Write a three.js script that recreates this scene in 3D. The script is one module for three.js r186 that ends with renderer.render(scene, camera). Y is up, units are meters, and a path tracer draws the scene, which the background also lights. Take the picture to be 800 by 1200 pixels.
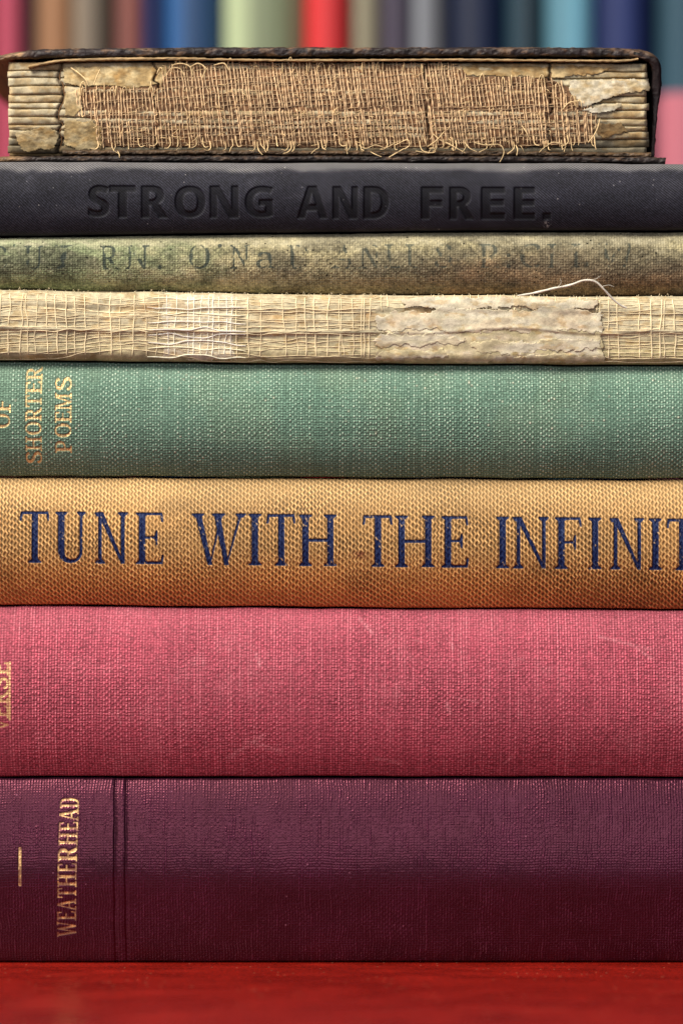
import * as THREE from 'three';

// ---------------------------------------------------------------- camera, light, exposure
const S = 2e-4;                       // metres per photo pixel on the plane of the spines
const DIST = 0.9, EYE = 0.106;        // camera distance from that plane, camera height over the table
const scene = new THREE.Scene();
const camera = new THREE.PerspectiveCamera(2 * Math.atan(600 * S / DIST) * 180 / Math.PI, 682 / 1024, 0.05, 20);
camera.position.set(0, EYE, DIST);
camera.lookAt(0, EYE, 0);
camera.focus = DIST + 0.001;
camera.userData.fStop = 5.2;
const renderer = new THREE.WebGLRenderer();
renderer.toneMapping = THREE.LinearToneMapping;
renderer.toneMappingExposure = 1.25;
renderer.shadowMap.enabled = true;
scene.background = new THREE.Color(0.012, 0.014, 0.024);          // dim room round the table
const windowLight = new THREE.RectAreaLight(new THREE.Color(1, 0.93, 0.82), 20.5, 1.0, 0.75);   // the window high in front, a little to the left
windowLight.position.set(-0.85, 1.45, 0.78);
windowLight.lookAt(0, 0.12, 0);
scene.add(windowLight);
const frontFill = new THREE.RectAreaLight(new THREE.Color(0.95, 0.93, 1.0), 2.5, 0.95, 0.75);   // added fill light behind the camera, also for the purple spine's sheen
frontFill.position.set(0, 0.66, 1.7);
frontFill.lookAt(0, 0.1, 0);
scene.add(frontFill);

// ---------------------------------------------------------------- helpers
const X = (px) => (px - 400) * S;
const Yz = (py, z = 0) => EYE + (600 - py) * S * (DIST - z) / DIST;
const Xz = (px, z = 0) => X(px) * (DIST - z) / DIST;
function rng(seed) {
  let s = seed | 0;
  return () => { s = (s + 0x6d2b79f5) | 0; let t = Math.imul(s ^ (s >>> 15), 1 | s); t = (t + Math.imul(t ^ (t >>> 7), 61 | t)) ^ t; return ((t ^ (t >>> 14)) >>> 0) / 4294967296; };
}
function hash(i, j) {
  let h = Math.imul(i | 0, 374761393) + Math.imul(j | 0, 668265263);
  h = Math.imul(h ^ (h >>> 13), 1274126177);
  return ((h ^ (h >>> 16)) >>> 0) / 4294967296;
}
function noise(x, y) {                                              // 0..1
  const i = Math.floor(x), j = Math.floor(y);
  let fx = x - i, fy = y - j;
  fx = fx * fx * (3 - 2 * fx); fy = fy * fy * (3 - 2 * fy);
  const a = hash(i, j), b = hash(i + 1, j), c = hash(i, j + 1), d = hash(i + 1, j + 1);
  return a + (b - a) * fx + (c - a) * fy + (a - b - c + d) * fx * fy;
}
const fbm = (x, y, n = 4) => { let s = 0, a = 0.5, t = 0; for (let k = 0; k < n; k++) { s += a * noise(x + k * 17.3, y - k * 9.1); t += a; a *= 0.5; x *= 2.03; y *= 2.03; } return s / t; };
const clamp = (v, a = 0, b = 1) => Math.min(b, Math.max(a, v));
const smooth = (a, b, v) => { const t = clamp((v - a) / (b - a)); return t * t * (3 - 2 * t); };
const lerp = (a, b, t) => a + (b - a) * t;
const lin = (c) => { c /= 255; return c <= 0.04045 ? c / 12.92 : Math.pow((c + 0.055) / 1.055, 2.4); };
const rgb = (r, g, b) => new THREE.Color(lin(r), lin(g), lin(b));

const used = {};
function numbered(name) { const n = used[name] = (used[name] ?? -1) + 1; return n ? name + '_' + String(n).padStart(3, '0') : name; }
function thing(name, label, category, group) {
  const o = new THREE.Group();
  o.name = numbered(name); o.userData = { label, category };
  if (group) o.userData.group = group;
  scene.add(o);
  return o;
}
function part(name, geometry, material, parent, label) {
  const m = new THREE.Mesh(geometry, material);
  m.name = numbered(name); m.castShadow = m.receiveShadow = true;
  if (label) m.userData.label = label;
  parent.add(m);
  return m;
}
function grid(nu, nv, at, uvAt, colorAt) {                          // at(u, v, out) for u, v in 0..1
  const n = (nu + 1) * (nv + 1), p = new Float32Array(n * 3), t = new Float32Array(n * 2), c = colorAt ? new Float32Array(n * 3) : null, o = [0, 0, 0];
  let k = 0;
  for (let j = 0; j <= nv; j++) for (let i = 0; i <= nu; i++, k++) {
    const u = i / nu, v = j / nv;
    at(u, v, o); p.set(o, k * 3);
    if (uvAt) uvAt(u, v, o); else { o[0] = u; o[1] = v; }
    t[k * 2] = o[0]; t[k * 2 + 1] = o[1];
    if (c) { colorAt(u, v, o); c.set(o, k * 3); }
  }
  const idx = new Uint32Array(nu * nv * 6);
  let q = 0;
  for (let j = 0; j < nv; j++) for (let i = 0; i < nu; i++) {
    const a = j * (nu + 1) + i, b = a + 1, d = a + nu + 1, e = d + 1;
    idx[q++] = a; idx[q++] = b; idx[q++] = e; idx[q++] = a; idx[q++] = e; idx[q++] = d;
  }
  const g = new THREE.BufferGeometry();
  g.setAttribute('position', new THREE.BufferAttribute(p, 3));
  g.setAttribute('uv', new THREE.BufferAttribute(t, 2));
  if (c) g.setAttribute('color', new THREE.BufferAttribute(c, 3));
  g.setIndex(new THREE.BufferAttribute(idx, 1));
  g.computeVertexNormals();
  return g;
}
// box whose bottom and top follow lines in x: yb(x), yt(x)
function wedge(x0, x1, yb, yt, z0, z1, inset = 0) {
  const g = new THREE.BoxGeometry(1, 1, 1, 8, 1, 1), p = g.attributes.position;
  for (let k = 0; k < p.count; k++) {
    const x = lerp(x0, x1, p.getX(k) + 0.5), top = p.getY(k) > 0;
    p.setXYZ(k, x, top ? yt(x) - inset : yb(x) + inset, lerp(z0, z1, p.getZ(k) + 0.5));
  }
  g.computeVertexNormals();
  return g;
}
function texture(data, w, h, srgb) {
  const t = new THREE.DataTexture(data, w, h, THREE.RGBAFormat);
  t.colorSpace = srgb ? THREE.SRGBColorSpace : THREE.NoColorSpace;
  t.magFilter = THREE.LinearFilter; t.wrapS = t.wrapT = THREE.RepeatWrapping; t.needsUpdate = true;
  return t;
}
// yarns: many tubes joined into one geometry
class Yarns {
  constructor() { this.p = []; this.n = []; this.i = []; this.c = []; this.t = []; }
  add(points, radius, color, sides = 5, steps) {
    const curve = new THREE.CatmullRomCurve3(points.map((q) => new THREE.Vector3(...q)));
    const N = steps ?? Math.max(6, points.length * 3), base = this.p.length / 3;
    const P = [], side = new THREE.Vector3(), up = new THREE.Vector3(), tan = new THREE.Vector3();
    for (let k = 0; k <= N; k++) P.push(curve.getPoint(k / N));
    for (let k = 0; k <= N; k++) {
      tan.subVectors(P[Math.min(N, k + 1)], P[Math.max(0, k - 1)]).normalize();
      side.crossVectors(tan, Math.abs(tan.z) > 0.9 ? new THREE.Vector3(0, 1, 0) : new THREE.Vector3(0, 0, 1)).normalize();
      up.crossVectors(side, tan);
      const e = Math.min(k, N - k) / N, r = radius * (typeof color.thin === 'number' ? 1 : 1) * (0.82 + 0.36 * hash(base + k, 7)) * (e < 0.04 ? 0.6 : 1);
      for (let s = 0; s < sides; s++) {
        const a = s / sides * Math.PI * 2, nx = side.x * Math.cos(a) + up.x * Math.sin(a), ny = side.y * Math.cos(a) + up.y * Math.sin(a), nz = side.z * Math.cos(a) + up.z * Math.sin(a);
        this.p.push(P[k].x + nx * r, P[k].y + ny * r, P[k].z + nz * r); this.n.push(nx, ny, nz);
        const f = 0.88 + 0.24 * hash(base * 3 + k, s + 3);
        this.c.push(color.r * f, color.g * f, color.b * f); this.t.push(k / N, s / sides);
      }
    }
    for (let k = 0; k < N; k++) for (let s = 0; s < sides; s++) {
      const a = base + k * sides + s, b = base + k * sides + (s + 1) % sides, c = a + sides, d = b + sides;
      this.i.push(a, c, b, b, c, d);
    }
    return this;
  }
  geometry() {
    const g = new THREE.BufferGeometry(), f = (a, n) => new THREE.BufferAttribute(new Float32Array(a), n);
    g.setAttribute('position', f(this.p, 3)); g.setAttribute('normal', f(this.n, 3)); g.setAttribute('color', f(this.c, 3)); g.setAttribute('uv', f(this.t, 2));
    g.setIndex(new THREE.BufferAttribute(new Uint32Array(this.i), 1));
    return g;
  }
}
// a torn sheet: cells of a grid in photo pixels kept where inside(px, py) > 0, with real thickness
function sheet(x0, x1, y0, y1, step, inside, zAt, thick, colorAt) {
  const nx = Math.round((x1 - x0) / step), ny = Math.round((y1 - y0) / step), id = new Map(), p = [], c = [], t = [], idx = [], keep = new Uint8Array(nx * ny), o = [0, 0, 0];
  for (let j = 0; j < ny; j++) for (let i = 0; i < nx; i++) keep[j * nx + i] = inside(x0 + (i + 0.5) * step, y0 + (j + 0.5) * step) > 0 ? 1 : 0;
  const is = (i, j) => i >= 0 && j >= 0 && i < nx && j < ny && keep[j * nx + i];
  const vert = (i, j, back) => {
    const key = (j * (nx + 1) + i) * 2 + back;
    if (!id.has(key)) {
      const px = x0 + i * step + (hash(i, j) - 0.5) * step * 0.7, py = y0 + j * step + (hash(j, i + 99) - 0.5) * step * 0.7, z = zAt(px, py) - (back ? thick : 0);
      id.set(key, p.length / 3); p.push(Xz(px, z), Yz(py, z), z); t.push(px * S, py * S); colorAt(px, py, o); c.push(o[0], o[1], o[2]);
    }
    return id.get(key);
  };
  for (let j = 0; j < ny; j++) for (let i = 0; i < nx; i++) if (is(i, j)) {
    const a = vert(i, j, 0), b = vert(i + 1, j, 0), d = vert(i, j + 1, 0), e = vert(i + 1, j + 1, 0);
    idx.push(a, d, e, a, e, b);
    const edge = (i0, j0, i1, j1) => { const f = vert(i0, j0, 0), g = vert(i1, j1, 0), h = vert(i0, j0, 1), k = vert(i1, j1, 1); idx.push(f, g, k, f, k, h); };
    if (!is(i, j - 1)) edge(i, j, i + 1, j);
    if (!is(i, j + 1)) edge(i + 1, j + 1, i, j + 1);
    if (!is(i - 1, j)) edge(i, j + 1, i, j);
    if (!is(i + 1, j)) edge(i + 1, j, i + 1, j + 1);
  }
  const g = new THREE.BufferGeometry();
  g.setAttribute('position', new THREE.BufferAttribute(new Float32Array(p), 3));
  g.setAttribute('uv', new THREE.BufferAttribute(new Float32Array(t), 2));
  g.setAttribute('color', new THREE.BufferAttribute(new Float32Array(c), 3));
  g.setIndex(idx); g.computeVertexNormals();
  return g;
}
const inPoly = (poly, x, y) => { let r = false; for (let i = 0, j = poly.length - 1; i < poly.length; j = i++) { const [a, b] = poly[i], [c, d] = poly[j]; if ((b > y) !== (d > y) && x < (c - a) * (y - b) / (d - b) + a) r = !r; } return r; };

// ---------------------------------------------------------------- lettering, drawn flat and pressed into the cloth
const MK = 2.5;                                                     // mask texels per photo pixel
function mask(px0, px1, py0, py1, draw, blur = 0) {
  const w = Math.round((px1 - px0) * MK), h = Math.round((py1 - py0) * MK), cv = document.createElement('canvas');
  cv.width = w; cv.height = h;
  const c = cv.getContext('2d');
  c.fillStyle = '#000'; c.fillRect(0, 0, w, h);
  c.fillStyle = c.strokeStyle = '#fff';
  c.setTransform(MK, 0, 0, MK, -px0 * MK, -py0 * MK);
  draw(c);
  const d = c.getImageData(0, 0, w, h).data;
  let m = new Float32Array(w * h);
  for (let k = 0; k < w * h; k++) m[k] = d[k * 4] / 255;
  const soften = (src, r) => {
    const mid = new Float32Array(w * h), out = new Float32Array(w * h);
    for (let y = 0; y < h; y++) { let s = 0; for (let x = -r; x < w; x++) { if (x + r < w) s += src[y * w + x + r]; if (x - r - 1 >= 0) s -= src[y * w + x - r - 1]; if (x >= 0) mid[y * w + x] = s / (2 * r + 1); } }
    for (let x = 0; x < w; x++) { let s = 0; for (let y = -r; y < h; y++) { if (y + r < h) s += mid[(y + r) * w + x]; if (y - r - 1 >= 0) s -= mid[(y - r - 1) * w + x]; if (y >= 0) out[y * w + x] = s / (2 * r + 1); } }
    return out;
  };
  const sampler = (a) => (px, py) => {
    const x = (px - px0) * MK - 0.5, y = (py - py0) * MK - 0.5, i = Math.floor(x), j = Math.floor(y);
    if (i < 0 || j < 0 || i >= w - 1 || j >= h - 1) return 0;
    const fx = x - i, fy = y - j, k = j * w + i;
    return (a[k] * (1 - fx) + a[k + 1] * fx) * (1 - fy) + (a[k + w] * (1 - fx) + a[k + w + 1] * fx) * fy;
  };
  const soft = blur ? soften(soften(m, blur), blur) : m;
  return { ink: sampler(m), press: sampler(soft) };
}
function fitLetter(c, ch, font, x0, x1, y0, y1, weight = 0) {                   // a letter stretched into a box
  c.save();
  c.font = font; c.textAlign = 'left'; c.textBaseline = 'alphabetic';
  const m = c.measureText(ch), w = m.actualBoundingBoxLeft + m.actualBoundingBoxRight, h = m.actualBoundingBoxAscent + m.actualBoundingBoxDescent;
  c.translate(x0, y1); c.scale((x1 - x0) / w, (y1 - y0) / h);
  c.fillText(ch, m.actualBoundingBoxLeft, -m.actualBoundingBoxDescent);
  if (weight) { c.lineWidth = weight; c.strokeText(ch, m.actualBoundingBoxLeft, -m.actualBoundingBoxDescent); }
  c.restore();
}
function upright(c, ch, font, x0, x1, yTop, yBottom) {              // a letter lying on its side, read upwards: its foot at x1
  c.save();
  c.translate(x0, yBottom); c.rotate(-Math.PI / 2);
  fitLetter(c, ch, font, 0, yBottom - yTop, 0, x1 - x0, /^bold/.test(font) ? 0 : 1.2);
  c.restore();
}
// narrow roman capitals with bracketed serifs
function roman(c, ch, x0, x1, y0, y1, st = 7.4, th = 3.1) {
  const poly = (...q) => { c.beginPath(); q.forEach(([x, y], k) => (k ? c.lineTo(x, y) : c.moveTo(x, y))); c.closePath(); c.fill(); };
  const serif = (x, y, w, dir) => { poly([x - w / 2, y], [x + w / 2, y], [x + w / 2, y + dir * 1.7], [x + w * 0.2, y + dir * 5], [x - w * 0.2, y + dir * 5], [x - w / 2, y + dir * 1.7]); };
  const stem = (x, w, top = true, foot = true) => { poly([x - w / 2, y0], [x + w / 2, y0], [x + w / 2, y1], [x - w / 2, y1]); if (top) serif(x, y0, w + 7.4, 1); if (foot) serif(x, y1, w + 7.4, -1); };
  const m = (x0 + x1) / 2, H = y1 - y0, tick = (x, y, dir, s) => poly([x, y], [x + s * 1.9, y], [x + s * 0.6, y + dir * 11], [x - s * 1.2, y + dir * 11], [x - s * 0.8, y + dir * 4]);
  if (ch === 'I') stem(m, st);
  if (ch === 'T') { stem(m + 0.5, st, false); poly([x0 + 1, y0], [x1 - 1, y0], [x1 - 1, y0 + 3.2], [x0 + 1, y0 + 3.2]); tick(x0 + 1.2, y0, 1, 1.3); tick(x1 - 1.2, y0, 1, -1.3); }
  if (ch === 'H') { stem(x0 + 7, st); stem(x1 - 7, st); poly([x0 + 7, y0 + H * 0.47], [x1 - 7, y0 + H * 0.47], [x1 - 7, y0 + H * 0.47 + th + 0.4], [x0 + 7, y0 + H * 0.47 + th + 0.4]); }
  if (ch === 'E' || ch === 'F') {
    stem(x0 + 7, st, true, true);
    poly([x0 + 4, y0], [x1 - 1, y0], [x1 - 1, y0 + 3], [x0 + 4, y0 + 3]); tick(x1 - 1, y0, 1, -1.3);
    const ym = y0 + H * 0.46; poly([x0 + 7, ym], [x1 - 8, ym], [x1 - 8, ym + 2.8], [x0 + 7, ym + 2.8]);
    poly([x1 - 8, ym - 7], [x1 - 6, ym - 7], [x1 - 6, ym + 10], [x1 - 8, ym + 10], [x1 - 10, ym + 1.4]);
    if (ch === 'E') { poly([x0 + 4, y1 - 3], [x1, y1 - 3], [x1, y1], [x0 + 4, y1]); tick(x1 - 0.4, y1, -1, -1.3); }
  }
  if (ch === 'N') { stem(x0 + 6, th + 1, false, true); serif(x0 + 3.5, y0, 8, 1); stem(x1 - 5.5, th + 1.2, true, false); poly([x0 + 3, y0], [x0 + 9.5, y0], [x1 - 4, y1], [x1 - 7.5, y1]); }
  if (ch === 'U') {
    poly([x0 + 4.2, y0], [x0 + 4.2 + st, y0], [x0 + 4.2 + st, y1 - 14], [x0 + 4.2, y1 - 14]); serif(x0 + 4.2 + st / 2, y0, st + 7, 1);
    poly([x1 - 7.6, y0], [x1 - 4.6, y0], [x1 - 4.6, y1 - 14], [x1 - 7.6, y1 - 14]); serif(x1 - 6, y0, 10, 1);
    c.beginPath(); c.moveTo(x0 + 4.2, y1 - 14.5); c.bezierCurveTo(x0 + 4.2, y1 + 4, x1 - 4.6, y1 + 5, x1 - 4.6, y1 - 14.5); c.lineTo(x1 - 7.6, y1 - 14.5); c.bezierCurveTo(x1 - 8, y1 - 1, x0 + 11, y1 - 1, x0 + 4.2 + st, y1 - 14.5); c.closePath(); c.fill();
  }
  if (ch === 'W') {
    const W = x1 - x0, d = (a, b, w) => poly([x0 + a * W - w / 2, y0], [x0 + a * W + w / 2, y0], [x0 + b * W + w / 2 - 1, y1], [x0 + b * W - w / 2 + 1, y1]);
    d(0.11, 0.335, 7.4); d(0.55, 0.335, 3.2); d(0.46, 0.64, 7.4); d(0.9, 0.64, 3.4);
    serif(x0 + 0.11 * W, y0, 14, 1); serif(x0 + 0.49 * W, y0, 15, 1); serif(x0 + 0.9 * W, y0, 12, 1);
  }
}

// ---------------------------------------------------------------- cloth weaves (photo pixels); all return 0..1 heights
function plainWeave(x, y, p, q, jit = 0.5) {
  const i = Math.floor(x / p), j = Math.floor(y / q), fx = Math.cos((x / p - i - 0.5) * Math.PI), fy = Math.cos((y / q - j - 0.5) * Math.PI);
  const ph = (hash(i, 41) - 0.5) * jit + (noise(i * 3.3, y / 17) - 0.5) * jit * 2, over = Math.cos(Math.PI * (y / q + i) + ph * Math.PI);
  const a = fx * (0.5 + 0.5 * over) * (0.72 + 0.5 * hash(i, 5)), b = fy * (0.5 - 0.5 * over * fx) * (0.68 + 0.4 * hash(9, j));
  weave.vertical = a > b; weave.i = i; weave.j = j;
  return Math.max(a, b);
}
const weave = { vertical: false, i: 0, j: 0 };

// ---------------------------------------------------------------- a cloth-bound book lying flat, its rounded spine towards us
// top / bottom: photo rows at px 0 and px 800; paint(px, py, t, o) fills o = [r, g, b (sRGB 0..255), height 0..1, roughness, metal]
const lineThrough = (a, b, mid = (a + b) / 2) => (px) => { const t = px / 800; return a + (b - a) * t + (mid - (a + b) / 2) * 4 * t * (1 - t); };
function profileOf(H, A, r, back, crease) {                                 // points [y, z] of a half-round spine of height H, from the lower board edge to the upper one
  const pts = [], R = (H / 2 - r * (1 - Math.sin(A))) / Math.sin(A), zc = -R;
  const push = (y, z) => pts.push([y, z]);
  const arc = 44, fil = 7;
  const zEdge = zc + R * Math.cos(A), yEdge = R * Math.sin(A), cy = yEdge - r * Math.sin(A), cz = zEdge - r * Math.cos(A);
  if (crease) return creased(H, r, back, crease);
  const half = [];
  for (let k = 0; k <= arc / 2; k++) { const a = A * k / (arc / 2); half.push([R * Math.sin(a), zc + R * Math.cos(a)]); }
  for (let k = 1; k <= fil; k++) { const a = A + (Math.PI / 2 - A) * k / fil; half.push([cy + r * Math.sin(a), cz + r * Math.cos(a)]); }
  for (let k = 1; k <= 3; k++) half.push([H / 2, cz - back * k / 3]);
  for (let k = half.length - 1; k > 0; k--) push(-half[k][0], half[k][1]);
  for (const q of half) push(q[0], q[1]);
  const len = [0];
  for (let k = 1; k < pts.length; k++) len.push(len[k - 1] + Math.hypot(pts[k][0] - pts[k - 1][0], pts[k][1] - pts[k - 1][1]));
  return { pts, len, total: len[len.length - 1], end: cz - back };
}
// a flatter spine that folds along its middle: tilt up to crease[0] above the fold, crease[1] below it
function creased(H, r, back, [upT, downT, edge]) {
  const n = 90, pts = [];
  let z = 0;
  const tilt = (m) => (m > 0 ? upT : downT) * Math.tanh((m - 0.02) / 0.2) + edge * Math.sign(m) * Math.pow(Math.abs(m), 6);
  for (let k = 0; k <= n; k++) {
    const m = k / n * 2 - 1;
    pts.push([m * H / 2, z]);
    z -= Math.tan(tilt(m + 1 / n)) * H / n;
  }
  const zMax = Math.max(...pts.map((q) => q[1]));
  for (const q of pts) q[1] -= zMax;
  const a = pts[0][1], b = pts[n][1], zb = Math.min(a, b) - r - back;
  for (let k = 1; k <= 4; k++) { pts.unshift([-H / 2, lerp(a, zb, k / 4)]); pts.push([H / 2, lerp(b, zb, k / 4)]); }
  const len = [0];
  for (let k = 1; k < pts.length; k++) len.push(len[k - 1] + Math.hypot(pts[k][0] - pts[k - 1][0], pts[k][1] - pts[k - 1][1]));
  return { pts, len, total: len[len.length - 1], end: zb };
}
function clothBook(o) {
  const root = thing(o.name, o.label, 'book', o.group);
  const zi = -0.004, px0 = o.px0, px1 = o.px1, x0 = Xz(px0, zi), x1 = Xz(px1, zi);
  const gap = 0.00012, yt = (x) => Yz(o.top(x / S + 400), zi) - gap, yb = (x) => Yz(o.bottom(x / S + 400), zi) + gap;
  const H = yt(0) - yb(0), prof = profileOf(H, o.round, o.fillet ?? 0.0012, 0.004, o.crease), NV = prof.pts.length - 1, NU = 260, seed = o.seed, amp = o.lumps ?? 0.00012;
  const geo = grid(NU, NV, (u, v, q) => {
    const k = Math.round(v * NV), x = lerp(x0, x1, u), a = yb(x), b = yt(x), yn = prof.pts[k][0] / H + 0.5, face = smooth(0, 0.15, yn) * smooth(1, 0.85, yn), px = x / S + 400;
    q[0] = x;
    q[1] = a + (b - a) * yn + (yn > 0.5 ? -1 : 1) * (1 - face) * 0.0002 * fbm(px / 37 + seed, yn * 3, 3);
    q[2] = (o.z ?? 0) + prof.pts[k][1] * (b - a) / H + (fbm(px / 90 + seed, yn * 2.2 + seed, 3) - 0.5) * 2 * amp * (0.4 + face);
  }, (u, v, q) => { q[0] = u; q[1] = prof.len[Math.round(v * NV)] / prof.total; });
  // the printed, pressed and woven cloth
  const w = 2048, h = Math.round(w * prof.total / (x1 - x0)), col = new Uint8Array(w * h * 4), bump = new Float32Array(w * h), nrm = new Uint8Array(w * h * 4), rough = o.gold ? new Uint8Array(w * h * 4) : null, q = [0, 0, 0, 0, 0.7, 0];
  for (let j = 0, k = 0; j < h; j++) {
    const s = (j + 0.5) / h * prof.total;
    while (prof.len[k + 1] < s) k++;
    const f = (s - prof.len[k]) / (prof.len[k + 1] - prof.len[k]), yn = lerp(prof.pts[k][0], prof.pts[k + 1][0], f) / H + 0.5;
    for (let i = 0; i < w; i++) {
      const px = px0 + (i + 0.5) / w * (px1 - px0), a = o.bottom(px), b = o.top(px), py = a + (b - a) * yn;
      q[5] = 0; q[4] = 0.7;
      o.paint(px, py, yn, q, (prof.total / 2 - s) / S);             // the last: distance round the spine from its middle, in photo pixels
      const n = (j * w + i) * 4;
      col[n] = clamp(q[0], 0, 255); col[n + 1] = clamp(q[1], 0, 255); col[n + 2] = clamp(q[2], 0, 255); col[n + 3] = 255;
      bump[n / 4] = q[3] * o.relief;
      if (rough) { rough[n] = 255; rough[n + 1] = clamp(q[4]) * 255; rough[n + 2] = clamp(q[5]) * 255; rough[n + 3] = 255; }
    }
  }
  const du = (x1 - x0) / w, dv = prof.total / h;
  for (let j = 0; j < h; j++) for (let i = 0; i < w; i++) {
    const n = j * w + i, gx = (bump[j * w + Math.min(w - 1, i + 1)] - bump[j * w + Math.max(0, i - 1)]) / (2 * du), gy = (bump[Math.min(h - 1, j + 1) * w + i] - bump[Math.max(0, j - 1) * w + i]) / (2 * dv), l = 1 / Math.hypot(gx, gy, 1);
    nrm[n * 4] = 127.5 - 127.5 * gx * l; nrm[n * 4 + 1] = 127.5 - 127.5 * gy * l; nrm[n * 4 + 2] = 127.5 + 127.5 * l; nrm[n * 4 + 3] = 255;
  }
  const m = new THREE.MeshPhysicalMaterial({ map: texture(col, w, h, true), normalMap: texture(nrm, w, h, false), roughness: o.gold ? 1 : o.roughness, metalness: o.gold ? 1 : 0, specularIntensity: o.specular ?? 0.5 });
  if (rough) m.roughnessMap = m.metalnessMap = texture(rough, w, h, false);
  if (o.glaze) { m.ior = 1.75; m.specularColor = rgb(...o.glaze); }
  if (o.sheen) { m.sheen = o.sheen[0]; m.sheenRoughness = 0.5; m.sheenColor = rgb(...o.sheen[1]); }
  part('spine', geo, m, root);
  const board = new THREE.MeshStandardMaterial({ color: rgb(...o.cloth), roughness: 0.75 });
  const zf = (o.z ?? 0) + prof.end, zb = zf - (o.depth ?? 0.12), th = 0.0026;
  part('front_cover', wedge(x0, x1, (x) => yt(x) - th, yt, zf, zb), board, root);
  part('back_cover', wedge(x0, x1, yb, (x) => yb(x) + th, zf, zb), board, root);
  part('page_block', wedge(x0 + 0.003, x1 - 0.003, (x) => yb(x) + th + 2e-5, (x) => yt(x) - th - 2e-5, zf + 0.001, zb + 0.003), paperMat, root);
  return root;
}
const paperMat = new THREE.MeshStandardMaterial({ color: rgb(214, 196, 158), roughness: 0.9 });

// the rows where one book meets the next
const wavy = (f, k) => (px) => f(px) + (fbm(px / 75 + k * 13, k, 3) - 0.5) * 2.2;
const I0 = lineThrough(1130, 1130), I1 = wavy(lineThrough(911, 911.5), 1), I2 = wavy(lineThrough(709, 714.5, 712), 2), I3 = wavy(lineThrough(558.5, 561.5), 3), I4 = wavy(lineThrough(422.5, 428.5, 426), 4);
const I5 = (px) => lineThrough(339, 346.5, 344.5)(px) + (fbm(px / 60, 3, 2) - 0.5) * 2.5, I6 = (px) => lineThrough(277.5, 270.5, 272.5)(px) + (fbm(px / 110, 8, 2) - 0.5) * 1.5, I7 = wavy(lineThrough(188.5, 191.5), 7);

// ================================================================ THE SETTING
{
  const w = 1024, h = 1024, col = new Uint8Array(w * h * 4), bump = new Uint8Array(w * h * 4), ro = new Uint8Array(w * h * 4);
  for (let j = 0; j < h; j++) for (let i = 0; i < w; i++) {
    const n = (j * w + i) * 4, x = i / w * 1000, y = j / h * 1000;  // one repeat = 0.2 m
    const cloud = fbm(x / 60, y / 50, 4), grain = noise(x / 1.6, y / 1.6), streak = fbm(x / 200, y / 7, 3), speck = hash(i >> 1, j >> 3) > 0.991 && noise(x / 40, y / 40) > 0.45 ? 1 : 0;
    const f = 0.72 + 0.24 * cloud + 0.6 * (grain - 0.5);
    col[n] = clamp(160 * f + speck * 40, 0, 255); col[n + 1] = clamp(28 * f + speck * 70, 0, 255); col[n + 2] = clamp(14 * f + speck * 60, 0, 255); col[n + 3] = 255;
    bump[n] = bump[n + 1] = bump[n + 2] = clamp(0.4 + 0.1 * streak + 0.2 * grain + speck * 0.3) * 255; bump[n + 3] = 255;
    ro[n] = 255; ro[n + 1] = clamp(0.2 + 0.2 * cloud) * 255; ro[n + 2] = 0; ro[n + 3] = 255;
  }
  const rep = (t) => { t.repeat.set(9, 6); return t; };
  const m = new THREE.MeshPhysicalMaterial({ map: rep(texture(col, w, h, true)), bumpMap: rep(texture(bump, w, h, false)), bumpScale: 0.00012, roughness: 1, roughnessMap: rep(texture(ro, w, h, false)), metalness: 0 });
  const g = new THREE.BoxGeometry(1.8, 0.03, 0.76);
  const table = new THREE.Mesh(g, m);
  table.position.set(0, Yz(1130, -0.004) - 0.015, -0.25); table.receiveShadow = table.castShadow = true;
  table.name = numbered('table_top'); table.userData = { kind: 'structure', label: 'red painted table top under the stack of books', category: 'table' };
  scene.add(table);
}
const TABLE = Yz(1130, -0.004);

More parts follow.
